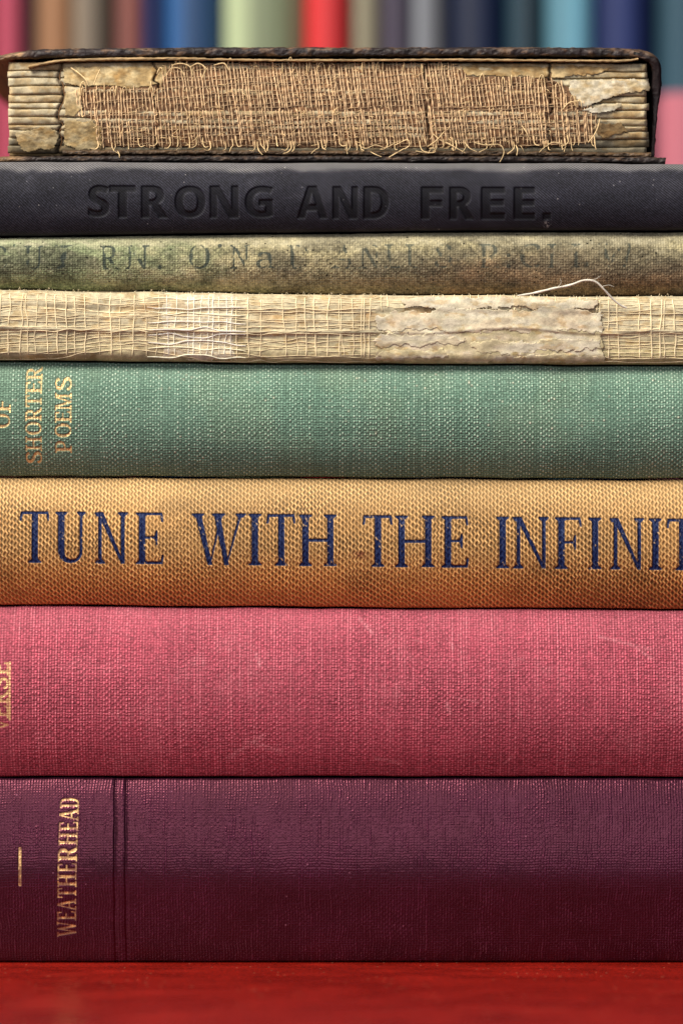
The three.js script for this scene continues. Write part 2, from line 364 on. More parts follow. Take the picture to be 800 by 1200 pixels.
// ================================================================ THE STACK, from the bottom
// ---- the purple book
{
  const gold = mask(-20, 180, 905, 1130, (c) => {
    const rows = [['W', 1079.5, 1098.5], ['E', 1067, 1078.5], ['A', 1051.5, 1066.5], ['T', 1039, 1051], ['H', 1021.5, 1038], ['E', 1009.5, 1020.5], ['R', 990, 1008.5], ['H', 973.5, 989.5], ['E', 961.5, 972.5], ['A', 946, 961], ['D', 934, 946]];
    rows.forEach(([ch, a, b], k) => upright(c, ch, 'bold 60px serif', 67 + k * 0.4, 89.5 + k * 0.4, a, b));
    c.beginPath(); c.roundRect(23.6, 991, 3.4, 46, 1.5); c.fill();
  }, 2);
  const spot = rng(11), dots = [...Array(16)].map(() => [spot() * 800, 915 + spot() * 200, 0.5 + spot() * 0.9]);
  clothBook({
    name: 'book', label: 'thick dark purple book at the bottom of the stack, standing on the red table', group: undefined, seed: 1, px0: -120, px1: 900, top: I1, bottom: I0,
    round: 0.52, crease: [0.18, 0.32, 0.3], fillet: 0.0022, relief: 0.00017, gold: true, cloth: [74, 30, 48], z: 0, lumps: 0.00003, specular: 1, glaze: [255, 146, 172],
    paint(px, py, t, o, s) {
      const wx = px + 2.2 * (noise(px / 40, py / 16) - 0.5), wy = s + 1.8 * (noise(px / 18, py / 40) - 0.5);
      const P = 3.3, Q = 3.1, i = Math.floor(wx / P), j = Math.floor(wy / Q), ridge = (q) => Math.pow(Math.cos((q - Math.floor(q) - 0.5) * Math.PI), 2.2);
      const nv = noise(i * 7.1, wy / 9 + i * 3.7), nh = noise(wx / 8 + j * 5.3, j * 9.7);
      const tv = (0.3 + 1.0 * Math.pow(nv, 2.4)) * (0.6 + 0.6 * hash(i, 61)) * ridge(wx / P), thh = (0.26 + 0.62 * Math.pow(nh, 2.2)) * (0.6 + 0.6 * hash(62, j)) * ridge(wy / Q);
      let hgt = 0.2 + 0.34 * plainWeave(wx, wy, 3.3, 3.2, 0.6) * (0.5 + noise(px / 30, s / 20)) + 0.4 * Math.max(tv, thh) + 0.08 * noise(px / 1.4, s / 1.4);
      const f = 0.84 + 0.9 * (hgt - 0.42) + 0.4 * (fbm(px / 60, s / 40, 4) - 0.5) + 0.24 * (noise(px / 1.6, s / 1.6) - 0.5), worn = Math.pow(noise(px / 3, s / 3), 6) * 0.4 + 0.8 * smooth(0.6, 0.95, hgt) * noise(px / 9 + 70, s / 9);  // valleys between threads darkened in colour for shade; raised threads worn paler
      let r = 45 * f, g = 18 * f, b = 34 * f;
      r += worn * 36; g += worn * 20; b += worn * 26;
      // two pressed lines across the spine, groove shade darkened into the colour
      for (const lx of [136, 148.7]) { const d = Math.abs(px - lx - (noise(py / 30, lx) - 0.5)) / 2.1; if (d < 4) { hgt -= 1.9 * Math.exp(-d * d * 1.6); const e = Math.exp(-d * d * 3); r *= 1 - 0.15 * e; g *= 1 - 0.15 * e; b *= 1 - 0.12 * e; } }
      let ro = 0.3 + 0.1 * noise(px / 5, s / 5), me = 0;
      const k = gold.ink(px, py);
      if (k > 0.01) {
        const wear = smooth(0.62, 0.35, fbm(px / 5 + 3, py / 5, 3) + 0.14 * smooth(1050, 1095, py)), a = k * (0.55 + 0.45 * wear);
        r = lerp(r, 240, a); g = lerp(g, 202, a); b = lerp(b, 136, a); me = a * 0.4; ro = lerp(ro, 0.38, a);
      }
      hgt -= 0.9 * gold.press(px, py);
      for (const [dx, dy, dr] of dots) { const d = Math.hypot(px - dx, py - dy) / dr; if (d < 1.2) { r += 120 * (1.2 - d); g += 90 * (1.2 - d); b += 95 * (1.2 - d); } }
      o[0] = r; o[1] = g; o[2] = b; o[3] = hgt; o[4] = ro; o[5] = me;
    },
  });
}
// ---- the pink book
{
  const gold = mask(-30, 60, 760, 870, (c) => {
    for (const [ch, a, b] of [['V', 841, 855], ['E', 825, 840], ['R', 808, 824], ['S', 792, 806], ['E', 775, 790]]) upright(c, ch, '60px serif', -6, 12.4, a, b);
    c.fillRect(13, 774, 2.4, 69);
  }, 2);
  const scuffs = [[421, 724, 436, 741, 2.2], [483, 749, 494, 751, 1], [527, 752, 530, 760, 1.5], [605, 770, 612, 772, 1], [522, 822, 526, 834, 2.5], [530, 815, 560, 822, 1], [670, 870, 672, 880, 1.5], [690, 893, 720, 895, 1.4], [440, 888, 470, 895, 2.5], [590, 895, 600, 885, 1.6], [268, 888, 310, 860, 3], [290, 868, 330, 880, 3], [140, 832, 143, 848, 1], [300, 765, 305, 780, 2], [700, 745, 760, 760, 2], [735, 752, 760, 770, 2]];
  clothBook({
    name: 'book', label: 'faded rose pink cloth book between the purple and the mustard books', seed: 2, px0: -60, px1: 880, top: I2, bottom: I1,
    round: 0.64, fillet: 0.0014, relief: 0.00028, gold: true, cloth: [170, 66, 84], z: 0.0022, specular: 0.35,
    paint(px, py, t, o, s) {
      const wx = px + 1.0 * (noise(px / 30, s / 60) - 0.5), wy = s + 1.2 * (noise(px / 14, s / 30) - 0.5), hw = plainWeave(wx, wy, 3.3, 3.3, 0.9), i = weave.i;
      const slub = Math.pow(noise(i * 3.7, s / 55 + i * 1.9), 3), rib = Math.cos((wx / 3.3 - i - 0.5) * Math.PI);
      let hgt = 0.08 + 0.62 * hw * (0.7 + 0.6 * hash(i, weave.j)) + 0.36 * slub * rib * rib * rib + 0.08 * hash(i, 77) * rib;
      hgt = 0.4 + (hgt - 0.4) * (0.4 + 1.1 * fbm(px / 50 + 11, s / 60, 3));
      const cloud = fbm(px / 120, s / 60, 4), fine = noise(px / 1.8, s / 1.8), rubLit = smooth(0.5, 0.75, fbm(px / 46 + 9, s / 28 + 4, 4));
      let f = 0.86 + 0.62 * (hgt - 0.36) + 0.14 * (cloud - 0.5) + 0.3 * (fine - 0.5), pale = 0.16 * rubLit * noise(px / 6, s / 9) + 0.34 * slub * rib * rib * rib + 0.3 * smooth(0.5, 0.95, hw) * (0.3 + hash(weave.j, i)) + 0.1 * smooth(0.75, 0.95, t);  // shade between threads painted in; upper spine painted paler as if lit
      let sc = 0;
      for (const [ax, ay, bx, by, w] of scuffs) { if (px < Math.min(ax, bx) - 6 || px > Math.max(ax, bx) + 6) continue; const l = (bx - ax) ** 2 + (by - ay) ** 2, k = clamp(((px - ax) * (bx - ax) + (py - ay) * (by - ay)) / l), d = Math.hypot(px - ax - k * (bx - ax), py - ay - k * (by - ay)) / w; sc = Math.max(sc, Math.exp(-d * d) * (0.25 + 0.75 * noise(px / 2.2, py / 2.2))); }
      pale = clamp(pale + 0.45 * sc);
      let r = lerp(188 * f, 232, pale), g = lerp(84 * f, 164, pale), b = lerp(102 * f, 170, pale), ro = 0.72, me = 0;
      const k = gold.ink(px, py);
      if (k > 0.01) { const a = k * (0.7 + 0.3 * smooth(0.65, 0.4, noise(px / 2.5, py / 2.5))); r = lerp(r, 228, a); g = lerp(g, 190, a); b = lerp(b, 132, a); me = a * 0.3; ro = lerp(ro, 0.4, a); }
      hgt -= 0.4 * gold.press(px, py);
      o[0] = r; o[1] = g; o[2] = b; o[3] = hgt + 0.1; o[4] = ro; o[5] = me;
    },
  });
}
// ---- the mustard book
{
  const title = mask(0, 860, 555, 720, (c) => {
    for (const [ch, a, b] of [['T', 25.5, 59.5], ['U', 66, 103], ['N', 113, 151], ['E', 161, 192], ['W', 226, 289], ['I', 292.5, 306], ['T', 313, 346], ['H', 351, 394], ['T', 425, 459], ['H', 463, 508], ['E', 517, 547], ['I', 580, 595], ['N', 600, 641], ['F', 649, 679], ['I', 687.5, 703], ['N', 713, 752], ['I', 758, 773], ['T', 779, 813], ['E', 822, 854]]) {
      const y = 598.5 + (a + b) / 2 * 0.0115;
      roman(c, ch, a, b, y, y + 60.5);
    }
  }, 2);
  clothBook({
    name: 'book', label: 'mustard yellow book with a navy blue title stamped along its spine', seed: 3, px0: -80, px1: 900, top: I3, bottom: I2,
    round: 0.66, fillet: 0.0013, relief: 0.0004, roughness: 0.6, cloth: [176, 120, 62], z: 0.001, specular: 0.4,
    paint(px, py, t, o, s) {
      const wx = px + 1.4 * (noise(px / 24, s / 24) - 0.5), wy = s + 1.6 * (noise(px / 20 + 40, s / 20) - 0.5);
      const i0 = Math.floor(wx / 4.1);
      let best = 0, lump = 0;
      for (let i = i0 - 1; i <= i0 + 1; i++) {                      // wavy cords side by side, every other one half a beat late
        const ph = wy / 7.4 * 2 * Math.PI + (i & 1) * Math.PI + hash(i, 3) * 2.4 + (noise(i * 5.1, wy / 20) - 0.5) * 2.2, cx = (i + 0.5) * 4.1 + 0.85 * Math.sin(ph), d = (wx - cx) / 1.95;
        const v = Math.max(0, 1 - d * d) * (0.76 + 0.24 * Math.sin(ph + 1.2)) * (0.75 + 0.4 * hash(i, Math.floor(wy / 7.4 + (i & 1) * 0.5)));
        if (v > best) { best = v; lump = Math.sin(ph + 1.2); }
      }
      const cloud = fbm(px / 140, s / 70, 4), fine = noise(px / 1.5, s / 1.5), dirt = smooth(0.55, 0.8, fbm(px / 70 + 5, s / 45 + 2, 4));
      let hgt = 0.1 + 0.72 * best, f = 0.9 + 0.6 * (best - 0.5) * (0.55 + 0.9 * noise(px / 33 + 9, s / 21)) + 0.3 * (cloud - 0.5) + 0.08 * (fine - 0.5), low = 1 - 0.14 * smooth(0.5, 0.1, t);  // cord valleys darkened for shade; lower half painted redder as shaded
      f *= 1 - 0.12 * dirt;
      const rubLit = 0.3 * smooth(0.55, 1.0, best) + 0.26 * smooth(0.62, 0.95, t);  // rubbed cord tops, plus light on the upper spine put into the colour
      let r = lerp(214 * f, 248, rubLit), g = lerp(164 * f * low, 222, rubLit), b = lerp(102 * f * low * low, 172, rubLit);
      const st = Math.exp(-(((px - 423) / 9) ** 2 + ((py - 650) / 4) ** 2)) * noise(px / 3, py / 3) * 1.1;
      r = lerp(r, 96, clamp(st)); g = lerp(g, 44, clamp(st)); b = lerp(b, 30, clamp(st));
      const k = title.ink(px, py);
      if (k > 0.01) { const a = k * (1 - 0.8 * smooth(0.55, 0.8, fbm(px / 5 + 2, py / 5, 3)) * smooth(0.4, 0.9, best)), wear = 0.3 * smooth(0.6, 0.85, noise(px / 3 + 8, py / 3)) + 0.2 * smooth(0.6, 1, best); r = lerp(r, lerp(18, 104, wear), a); g = lerp(g, lerp(32, 116, wear), a); b = lerp(b, lerp(76, 144, wear), a); }
      const pr = title.press(px, py);
      hgt = hgt * (1 - 0.35 * title.ink(px, py)) - 0.6 * pr + 0.2;
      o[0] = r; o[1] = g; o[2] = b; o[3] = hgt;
    },
  });
}
// ---- the green book
{
  const gold = mask(-20, 120, 415, 565, (c) => {
    for (const [ch, a, b] of [['S', 530, 544], ['H', 512, 529], ['O', 495, 510], ['R', 478.5, 494], ['T', 463.5, 477.5], ['E', 447, 462], ['R', 429, 446]]) upright(c, ch, '60px serif', 32, 50.5, a, b);
    for (const [ch, a, b] of [['P', 518, 531.5], ['O', 497, 513], ['E', 482.5, 496], ['M', 461, 481.5], ['S', 442, 458]]) upright(c, ch, '60px serif', 66.5, 85.5, a, b);
    for (const [ch, a, b] of [['O', 485.5, 502], ['F', 469, 484]]) upright(c, ch, '60px serif', -4.5, 14.5, a, b);
  }, 1);
  clothBook({
    name: 'book', label: 'sea green cloth book lying on the mustard book', seed: 4, px0: -50, px1: 880, top: I4, bottom: I3,
    round: 0.72, fillet: 0.0012, relief: 0.00032, gold: true, cloth: [84, 132, 110], z: 0.0014, specular: 0.3,
    paint(px, py, t, o, s) {
      const wx = px + 1.0 * (noise(px / 26, s / 26) - 0.5), wy = s + 1.0 * (noise(px / 22 + 31, s / 22) - 0.5), hw = plainWeave(wx, wy, 3.2, 3.15, 0.5), v = weave.vertical, kk = hash(weave.i, weave.j);
      const cloud = fbm(px / 110 + 3, s / 60, 4), fine = noise(px / 1.5, s / 1.5), slub = Math.pow(noise(weave.i * 4.3, s / 60), 3);
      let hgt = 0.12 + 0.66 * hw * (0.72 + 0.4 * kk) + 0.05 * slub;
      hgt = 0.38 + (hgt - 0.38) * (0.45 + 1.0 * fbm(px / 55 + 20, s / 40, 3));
      const f = 0.8 + 0.7 * (hgt - 0.35) + 0.14 * (cloud - 0.5) + 0.24 * (fine - 0.5), pale = clamp(0.05 + 0.66 * smooth(0.55, 0.9, hw) * (v ? 1 : 0.35) * (0.35 + 0.9 * kk) + 0.03 * slub + 0.1 * smooth(0.74, 0.95, t) + 0.03 * smooth(0.5, 0.7, fbm(px / 60 + 40, s / 40, 4)));  // thread valleys darkened as shade; light along the top painted into the cloth
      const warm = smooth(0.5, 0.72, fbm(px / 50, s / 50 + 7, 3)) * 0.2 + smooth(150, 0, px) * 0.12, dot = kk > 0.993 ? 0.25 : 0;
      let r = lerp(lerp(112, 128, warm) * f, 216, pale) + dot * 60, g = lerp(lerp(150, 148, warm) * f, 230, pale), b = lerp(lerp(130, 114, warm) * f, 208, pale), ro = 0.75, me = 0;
      const k = gold.ink(px, py);
      if (k > 0.01) { const a = k * (0.72 + 0.28 * smooth(0.68, 0.42, fbm(px / 3.4, py / 3.4, 2))); r = lerp(r, 234, a); g = lerp(g, 198, a); b = lerp(b, 138, a); me = a * 0.3; ro = lerp(ro, 0.4, a); }
      hgt -= 0.6 * gold.press(px, py);
      o[0] = r; o[1] = g; o[2] = b; o[3] = hgt + 0.1; o[4] = ro; o[5] = me;
    },
  });
}
// ---- the worn olive book (above the bare one)
{
  const ghost = mask(0, 800, 268, 348, (c) => {
    const f = '60px serif', L = [['O', -12, 12], ['U', 29, 52], ['J', 62, 86], ['R', 118, 140], ['N', 148, 176], ['O', 222, 247], ['N', 270, 294], ['a', 300, 322], ['D', 337, 362], ['A', 388, 416], ['N', 420, 446], ['L', 450, 470], ['L', 474, 494], ['S', 508, 530], ['R', 560, 586], ['C', 608, 632], ['L', 640, 660], ['L', 668, 688], ['W', 700, 742]];
    for (const [ch, a, b] of L) fitLetter(c, ch, f, a, b, (ch === 'a' ? 297 : 288) - a * 0.004, 317 - a * 0.004);
    for (const [x, y] of [[188, 314], [254, 314], [258, 288], [595, 300], [595, 313], [19, 288]]) { c.beginPath(); c.arc(x, y, 2.4, 0, 7); c.fill(); }
  }, 1);
  clothBook({
    name: 'book', label: 'thin worn olive green book with a faded illegible title, under the black book', seed: 5, px0: -40, px1: 860, top: I6, bottom: I5,
    round: 0.95, fillet: 0.001, relief: 0.00026, roughness: 0.72, cloth: [120, 112, 84], z: -0.0012, lumps: 0.0003, specular: 0.35,
    paint(px, py, t, o, s) {
      const hw = plainWeave(px + 1.2 * noise(px / 25, s / 25), s + noise(px / 20, s / 20 + 9), 3.0, 2.9, 1.1), kk = hash(weave.i, weave.j);
      const big = fbm(px / 90 + 1, s / 34, 4), mid = fbm(px / 22, s / 13 + 5, 4), fine = noise(px / 1.5, s / 1.5);
      let hgt = 0.15 + 0.55 * hw + 0.25 * (mid - 0.5);
      // green at the left, bare brown board and soot at the right
      const green = smooth(330, 60, px + (mid - 0.5) * 220), brown = 0.6 * smooth(330, 620, px + (mid - 0.5) * 260) * smooth(0.75, 0.25, t + (big - 0.5) * 0.7), soot = smooth(0.44, 0.6, fbm(px / 48 + 12, s / 22, 4) + 0.13 * smooth(300, 480, px) * smooth(780, 700, px) - 0.12 * Math.abs(t - 0.45) * 2), edge = smooth(0.7, 0.9, t + (mid - 0.5) * 0.25);
      let r = lerp(192, 162, green), g = lerp(180, 174, green), b = lerp(138, 130, green);
      r = lerp(r, 126, brown * 0.85); g = lerp(g, 88, brown * 0.85); b = lerp(b, 66, brown * 0.85);
      r = lerp(r, 88, soot * 0.42); g = lerp(g, 82, soot * 0.42); b = lerp(b, 70, soot * 0.42);
      const f = 0.82 + 0.34 * (hgt - 0.4) + 0.16 * (big - 0.5) + 0.3 * (mid - 0.5) + 0.3 * (fine - 0.5) + 0.3 * (noise(px / 3.2, s / 3.2) - 0.5);  // weave hollows darkened in colour for the shade between threads
      r *= f; g *= f; b *= f;
      const pale = clamp(0.5 * edge + 0.28 * smooth(0.6, 0.95, hw) * kk + 0.25 * smooth(0.66, 0.8, noise(px / 4, s / 4)) * (1 - brown));
      r = lerp(r, 214, pale * 0.75); g = lerp(g, 206, pale * 0.75); b = lerp(b, 176, pale * 0.75);
      const k = ghost.ink(px, py) * smooth(0.39, 0.54, fbm(px / 5, py / 7, 3)) * (1 - 0.25 * smooth(250, 500, px));
      r = lerp(r, 40, k * 0.68); g = lerp(g, 50, k * 0.68); b = lerp(b, 50, k * 0.68);
      hgt -= 0.12 * ghost.press(px, py);
      const hole = hash(Math.floor(px / 2), Math.floor(s / 2)) > 0.9965 ? 0.6 : 0; r *= 1 - hole; g *= 1 - hole; b *= 1 - hole;
      o[0] = r; o[1] = g; o[2] = b; o[3] = hgt + 0.1;
    },
  });
}
// ---- the black book
{
  const title = mask(60, 700, 186, 282, (c) => {
    const f = 'bold 60px sans-serif';
    for (const [ch, a, b] of [['S', 105, 129], ['T', 130, 160], ['R', 167, 197], ['O', 206, 241], ['N', 247, 280], ['G', 288, 320], ['A', 349, 383], ['N', 390, 419], ['D', 426, 455], ['F', 493, 518], ['R', 526, 554], ['E', 563, 591], ['E', 601, 626], ['.', 635, 643]]) {
      const y = 217.5 + a * 0.0045;
      if (ch === '.') { c.fillRect(a, y + 31, 9, 7.5); continue; }
      fitLetter(c, ch, f, a, b, y, y + 38, 0.8);
    }
  }, 2);
  const spot = rng(5), specks = [...Array(70)].map(() => [spot() * 800, 196 + spot() * 78, 0.4 + spot() * 0.6, spot()]);
  clothBook({
    name: 'book', label: 'black twill cloth book with a blind pressed title, under the ragged top book', seed: 6, px0: -60, px1: 890, top: I7, bottom: I6,
    round: 0.6, fillet: 0.0018, relief: 0.0004, roughness: 0.7, cloth: [44, 43, 48], z: 0, specular: 0.4, lumps: 0.0001,
    paint(px, py, t, o, s) {
      const d1 = (px * 0.86 - s + 1.2 * noise(px / 18, s / 18)) / 3.3, d2 = (px * 0.9 + s * 0.75) / 2.3, tw = 0.5 + 0.5 * Math.cos(d1 * 2 * Math.PI), cr = 0.5 + 0.5 * Math.cos(d2 * 2 * Math.PI);
      const kk = hash(Math.floor(d1), Math.floor(d2)), pressed = title.press(px, py), mid = fbm(px / 30, s / 16, 4), fine = noise(px / 1.4, s / 1.4), big = fbm(px / 120 + 4, s / 40, 3);
      const ink = title.ink(px, py), pr = pressed;
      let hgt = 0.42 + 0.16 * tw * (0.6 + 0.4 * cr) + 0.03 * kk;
      let f = 0.55 + 0.75 * tw * (0.4 + 0.6 * cr) + 0.24 * (mid - 0.5) + 0.4 * (fine - 0.5) + 0.2 * (big - 0.5);  // twill grooves darkened in colour in place of their shade
      const edge = smooth(0.83, 0.92, t + (mid - 0.5) * 0.1), wornLit = clamp(edge * (0.3 + 0.6 * tw) + 0.12 * smooth(0.58, 0.78, mid) * tw);  // pale worn upper edge, light from above painted in with it
      let r = lerp(52 * f, 204, wornLit * 0.62), g = lerp(52 * f, 200, wornLit * 0.62), b = lerp(63 * f, 192, wornLit * 0.62);
      r *= 1 - 0.46 * ink; g *= 1 - 0.46 * ink; b *= 1 - 0.42 * ink;
      for (const [dx, dy, dr, a] of specks) { if (Math.abs(px - dx) > 2) continue; const d = Math.hypot(px - dx, py - dy) / dr; if (d < 1.3) { const k = (1.3 - d) * a; r += 130 * k; g += 125 * k; b += 115 * k; } }
      const nick = Math.exp(-(((px - 640) / 4) ** 2 + ((py - 264) / 4) ** 2)) * smooth(0.4, 0.8, noise(px / 1.6, py / 1.6)); r = lerp(r, 190, nick); g = lerp(g, 186, nick); b = lerp(b, 178, nick);
      hgt = hgt * (1 - 0.2 * ink) + 0.6 - 0.85 * pr;
      o[0] = r; o[1] = g; o[2] = b; o[3] = hgt;
    },
  });
}

// ---------------------------------------------------------------- paper for the two bare spines: one texture, 4 cm a side
const paperTex = (() => {
  const w = 1024, h = 1024, col = new Uint8Array(w * h * 4), bump = new Uint8Array(w * h * 4);
  for (let j = 0; j < h; j++) for (let i = 0; i < w; i++) {
    const n = (j * w + i) * 4, x = i / w * 200, y = j / h * 200;
    const fib = fbm(x / 5, y / 2.6, 4), spot = fbm(x / 8 + 50, y / 8, 4), fine = noise(x * 1.1, y * 1.1), f = 0.86 + 0.16 * (fib - 0.5) + 0.3 * (spot - 0.5) + 0.1 * (fine - 0.5), stain = smooth(0.58, 0.72, fbm(x / 14, y / 7 + 30, 4)) * 0.35;
    col[n] = clamp(252 * f * (1 - 0.16 * stain), 0, 255); col[n + 1] = clamp(252 * f * (1 - 0.3 * stain), 0, 255); col[n + 2] = clamp(252 * f * (1 - 0.5 * stain), 0, 255); col[n + 3] = 255;
    bump[n] = bump[n + 1] = bump[n + 2] = clamp(0.5 + 0.5 * (fib - 0.5) + 0.6 * (spot - 0.5) + 0.2 * (fine - 0.5)) * 255; bump[n + 3] = 255;
  }
  const rep = (t) => { t.repeat.set(25, 25); return t; };
  return [rep(texture(col, w, h, true)), rep(texture(bump, w, h, false))];
})();
const oldPaper = new THREE.MeshStandardMaterial({ vertexColors: true, map: paperTex[0], bumpMap: paperTex[1], bumpScale: 0.00008, roughness: 0.9 });
const yarn = new THREE.MeshStandardMaterial({ vertexColors: true, roughness: 0.9 });
const setC = (o, r, g, b) => { o[0] = lin(r); o[1] = lin(g); o[2] = lin(b); };

// ---- the bare book with gauze over its spine
{
  const root = thing('book', 'coverless book with cream paper and open gauze on its spine, on the green book', 'book');
  const bodyZ = -0.0026;
  const zSpine = (px, py) => {                                      // front of the paper, lumpy and ridged lengthwise
    const a = I4(px), b = I5(px), t = (a - py) / (a - b), n = (2 * t - 1), bulge = 0.0026 * (n > 0 ? 1 - n ** 6 : 1 - n ** 12) - 0.0003 * Math.max(0, -n) ** 2 - 0.0006 * Math.max(0, n) ** 2;
    const l1 = 0.72 + 0.06 * (fbm(px / 80, 2, 2) - 0.5) * 2, l2 = 0.47 + 0.07 * (fbm(px / 120, 5, 2) - 0.5) * 2, l3 = 0.2 + 0.05 * (fbm(px / 70, 9, 2) - 0.5);
    const ridge = (l, w, s) => s * Math.exp(-(((t - l) / w) ** 2)), step = (l, w) => smooth(l - w, l + w, t);
    return bodyZ + bulge + ridge(l1, 0.05, -0.0004) + 0.00022 * (step(l2, 0.025) - 0.5) + ridge(l2 + 0.03, 0.03, 0.00035) - 0.00025 * step(l3, 0.05) + 0.0004 * (fbm(px / 40, t * 4, 4) - 0.5) + 0.00012 * (noise(px / 5, t * 22) - 0.5);
  };
  const g = grid(720, 84, (u, v, q) => {
    const px = lerp(-60, 860, u), a = I4(px) - 0.6, b = I5(px) + 0.8, e = clamp((v - 0.04) / 0.92), py = lerp(a, b, e), z = zSpine(px, py) - (v < 0.04 || v > 0.96 ? (v < 0.5 ? 0.04 - v : v - 0.96) / 0.04 * 0.003 : 0);
    q[0] = Xz(px, z); q[1] = Yz(py, z); q[2] = z;
  }, (u, v, q) => { q[0] = lerp(-60, 860, u) * S; q[1] = v * 84 * S; }, (u, v, q) => {
    const px = lerp(-60, 860, u), t = v, rust = smooth(0.5, 0.7, fbm(px / 45 + 4, t * 5, 3)) * (0.25 + 0.75 * Math.exp(-(((t - 0.73) / 0.09) ** 2))), olive = smooth(0.55, 0.1, t) * (0.35 + 0.5 * smooth(600, 800, px) + 0.3 * fbm(px / 60, 3, 2));
    const f = 0.9 + 0.25 * (fbm(px / 25, t * 6 + 3, 3) - 0.5);
    setC(q, Math.min(255, lerp(lerp(255, 234, olive), 220, rust * 0.6) * f), Math.min(248, lerp(lerp(240, 216, olive), 170, rust * 0.6) * f), lerp(lerp(200, 160, olive), 112, rust * 0.6) * f);
  });
  const lining = part('paper_lining', g, oldPaper, root);
  const zf = bodyZ - 0.002;
  part('page_block', wedge(Xz(-55, zf), Xz(855, zf), (x) => Yz(I4(x / S + 400), -0.004) + 0.00025, (x) => Yz(I5(x / S + 400), -0.004) - 0.00025, zf, -0.115), paperMat, root);
  // torn remnants of an outer paper
  const ragged = (px, py, k) => (fbm(px / 7 + k, py / 5, 3) - 0.5);
  const whiteC = (a, b) => (px, py, o) => { const w = fbm(px / 22 + a, py / 9, 4), gq = smooth(0.4, 0.7, fbm(px / 40 + a, py / 12 + 3, 3)); const f = 1.02 + 0.24 * (w - 0.5); setC(o, Math.min(252, lerp(255, 222, b * gq) * f), Math.min(240, lerp(236, 208, b * gq) * f), Math.min(212, lerp(204, 160, b * gq) * f)); };
  const patch = (poly, off, k, tint, amp = 6, lab) => {
    const xs = poly.map((q) => q[0]), ys = poly.map((q) => q[1]);
    const zAt = (px, py) => lerp(zSpine(px, py), bodyZ + 0.0027, k === 8 ? 0 : 0.55 * smooth(0, 0.3, (I4(px) - py) / 80)) + off + (k === 8 ? 0 : 0.00006) + 0.00016 * (fbm(px / 30 + k, py / 10, 2) - 0.4) + 0.00003 * (noise(px / 4, py / 3 + k) - 0.5);
    part('torn_paper', sheet(Math.min(...xs) - 4, Math.max(...xs) + 4, Math.min(...ys) - 3, Math.max(...ys) + 3, 0.9, (px, py) => (inPoly(poly, px + ragged(px, py, k) * amp, py + ragged(px, py, k + 40) * amp * 0.8) && py < I4(px) - 1.4 && py > I5(px) + 2.2 ? 1 : 0), zAt, 0.00016, whiteC(k, tint)), oldPaper, root, lab);
  };
  patch([[440, 402], [452, 392], [444, 384], [470, 380], [560, 384], [640, 380], [705, 384], [707, 424], [640, 425], [560, 426], [470, 425], [442, 424]], 0.00004, 1, 0.9, 10);
  patch([[438, 372], [462, 364], [500, 366], [520, 360], [600, 364], [640, 360], [705, 366], [706, 390], [660, 387], [640, 391], [590, 386], [540, 390], [500, 384], [460, 389], [442, 384]], 0.0001, 2, 0.12, 12);
  patch([[438, 400], [446, 391], [480, 394], [506, 391], [544, 398], [538, 406], [512, 402], [490, 406], [462, 403], [446, 409]], 0.00014, 3, 0.3, 10);
  patch([[444, 413], [470, 408], [500, 411], [520, 409], [526, 418], [500, 419], [470, 422], [448, 423]], 0.00012, 4, 0.75, 9);
  patch([[552, 404], [580, 398], [610, 401], [660, 396], [702, 399], [704, 409], [660, 413], [640, 410], [600, 416], [564, 414]], 0.0001, 5, 0.6, 12);
  patch([[600, 418], [650, 415], [700, 418], [701, 425], [605, 425]], 0.0001, 6, 0.8, 8);
  patch([[470, 350], [500, 346], [540, 348], [580, 345], [640, 350], [700, 352], [696, 362], [640, 364], [600, 359], [540, 364], [500, 360], [474, 362]], 0.00003, 7, 0, 12);
  patch([[192, 343], [214, 341], [250, 343], [272, 344], [275, 368], [274, 396], [276, 421], [234, 423], [212, 421], [192, 422], [190, 370]], 0.00002, 8, -0.35, 8, 'pale square of paper under the closer gauze');
  // gauze threads
  const R = rng(21), G = new Yarns(), tint = () => { const f = 0.82 + 0.32 * R(); return { r: lin(248) * f, g: lin(230) * f, b: lin(190) * f }; };
  const covered = (px) => px > 445 && px < 700;
  let x = -52;
  while (x < 850) {
    const dense = x > 188 && x < 276;
    const drift = (R() - 0.5) * 8, wob = R() * 10, pts = [], from = covered(x) ? 0.74 + R() * 0.1   : 0.04, r = (0.5 + 0.32 * R()) * S;
    if (R() > 0.12) for (let k = 0; k <= 10; k++) {
      const t = lerp(from, 1.0, k / 10), px = x + drift * (t - 0.5) + (noise(x, t * 5 + wob) - 0.5) * 3.2, py = lerp(I4(px), I5(px), t) + (k === 0 ? 0.6 : 0), z = zSpine(px, py) + r * 0.35 + 0.00008 * (k & 1) - (k === 10 ? 0.0006 : 0);
      pts.push([Xz(px, z), Yz(py, z), z]);
    }
    if (pts.length) { const c = tint(); if (dense) { c.r = Math.min(0.95, c.r * 1.2); c.g = Math.min(0.9, c.g * 1.28); c.b = Math.min(0.82, c.b * 1.45); } G.add(pts, r, c, 5, 26); }
    x += dense ? 5.5 + R() * 4 : 9 + R() * 7;
    if (R() < 0.18) x -= 6;
  }
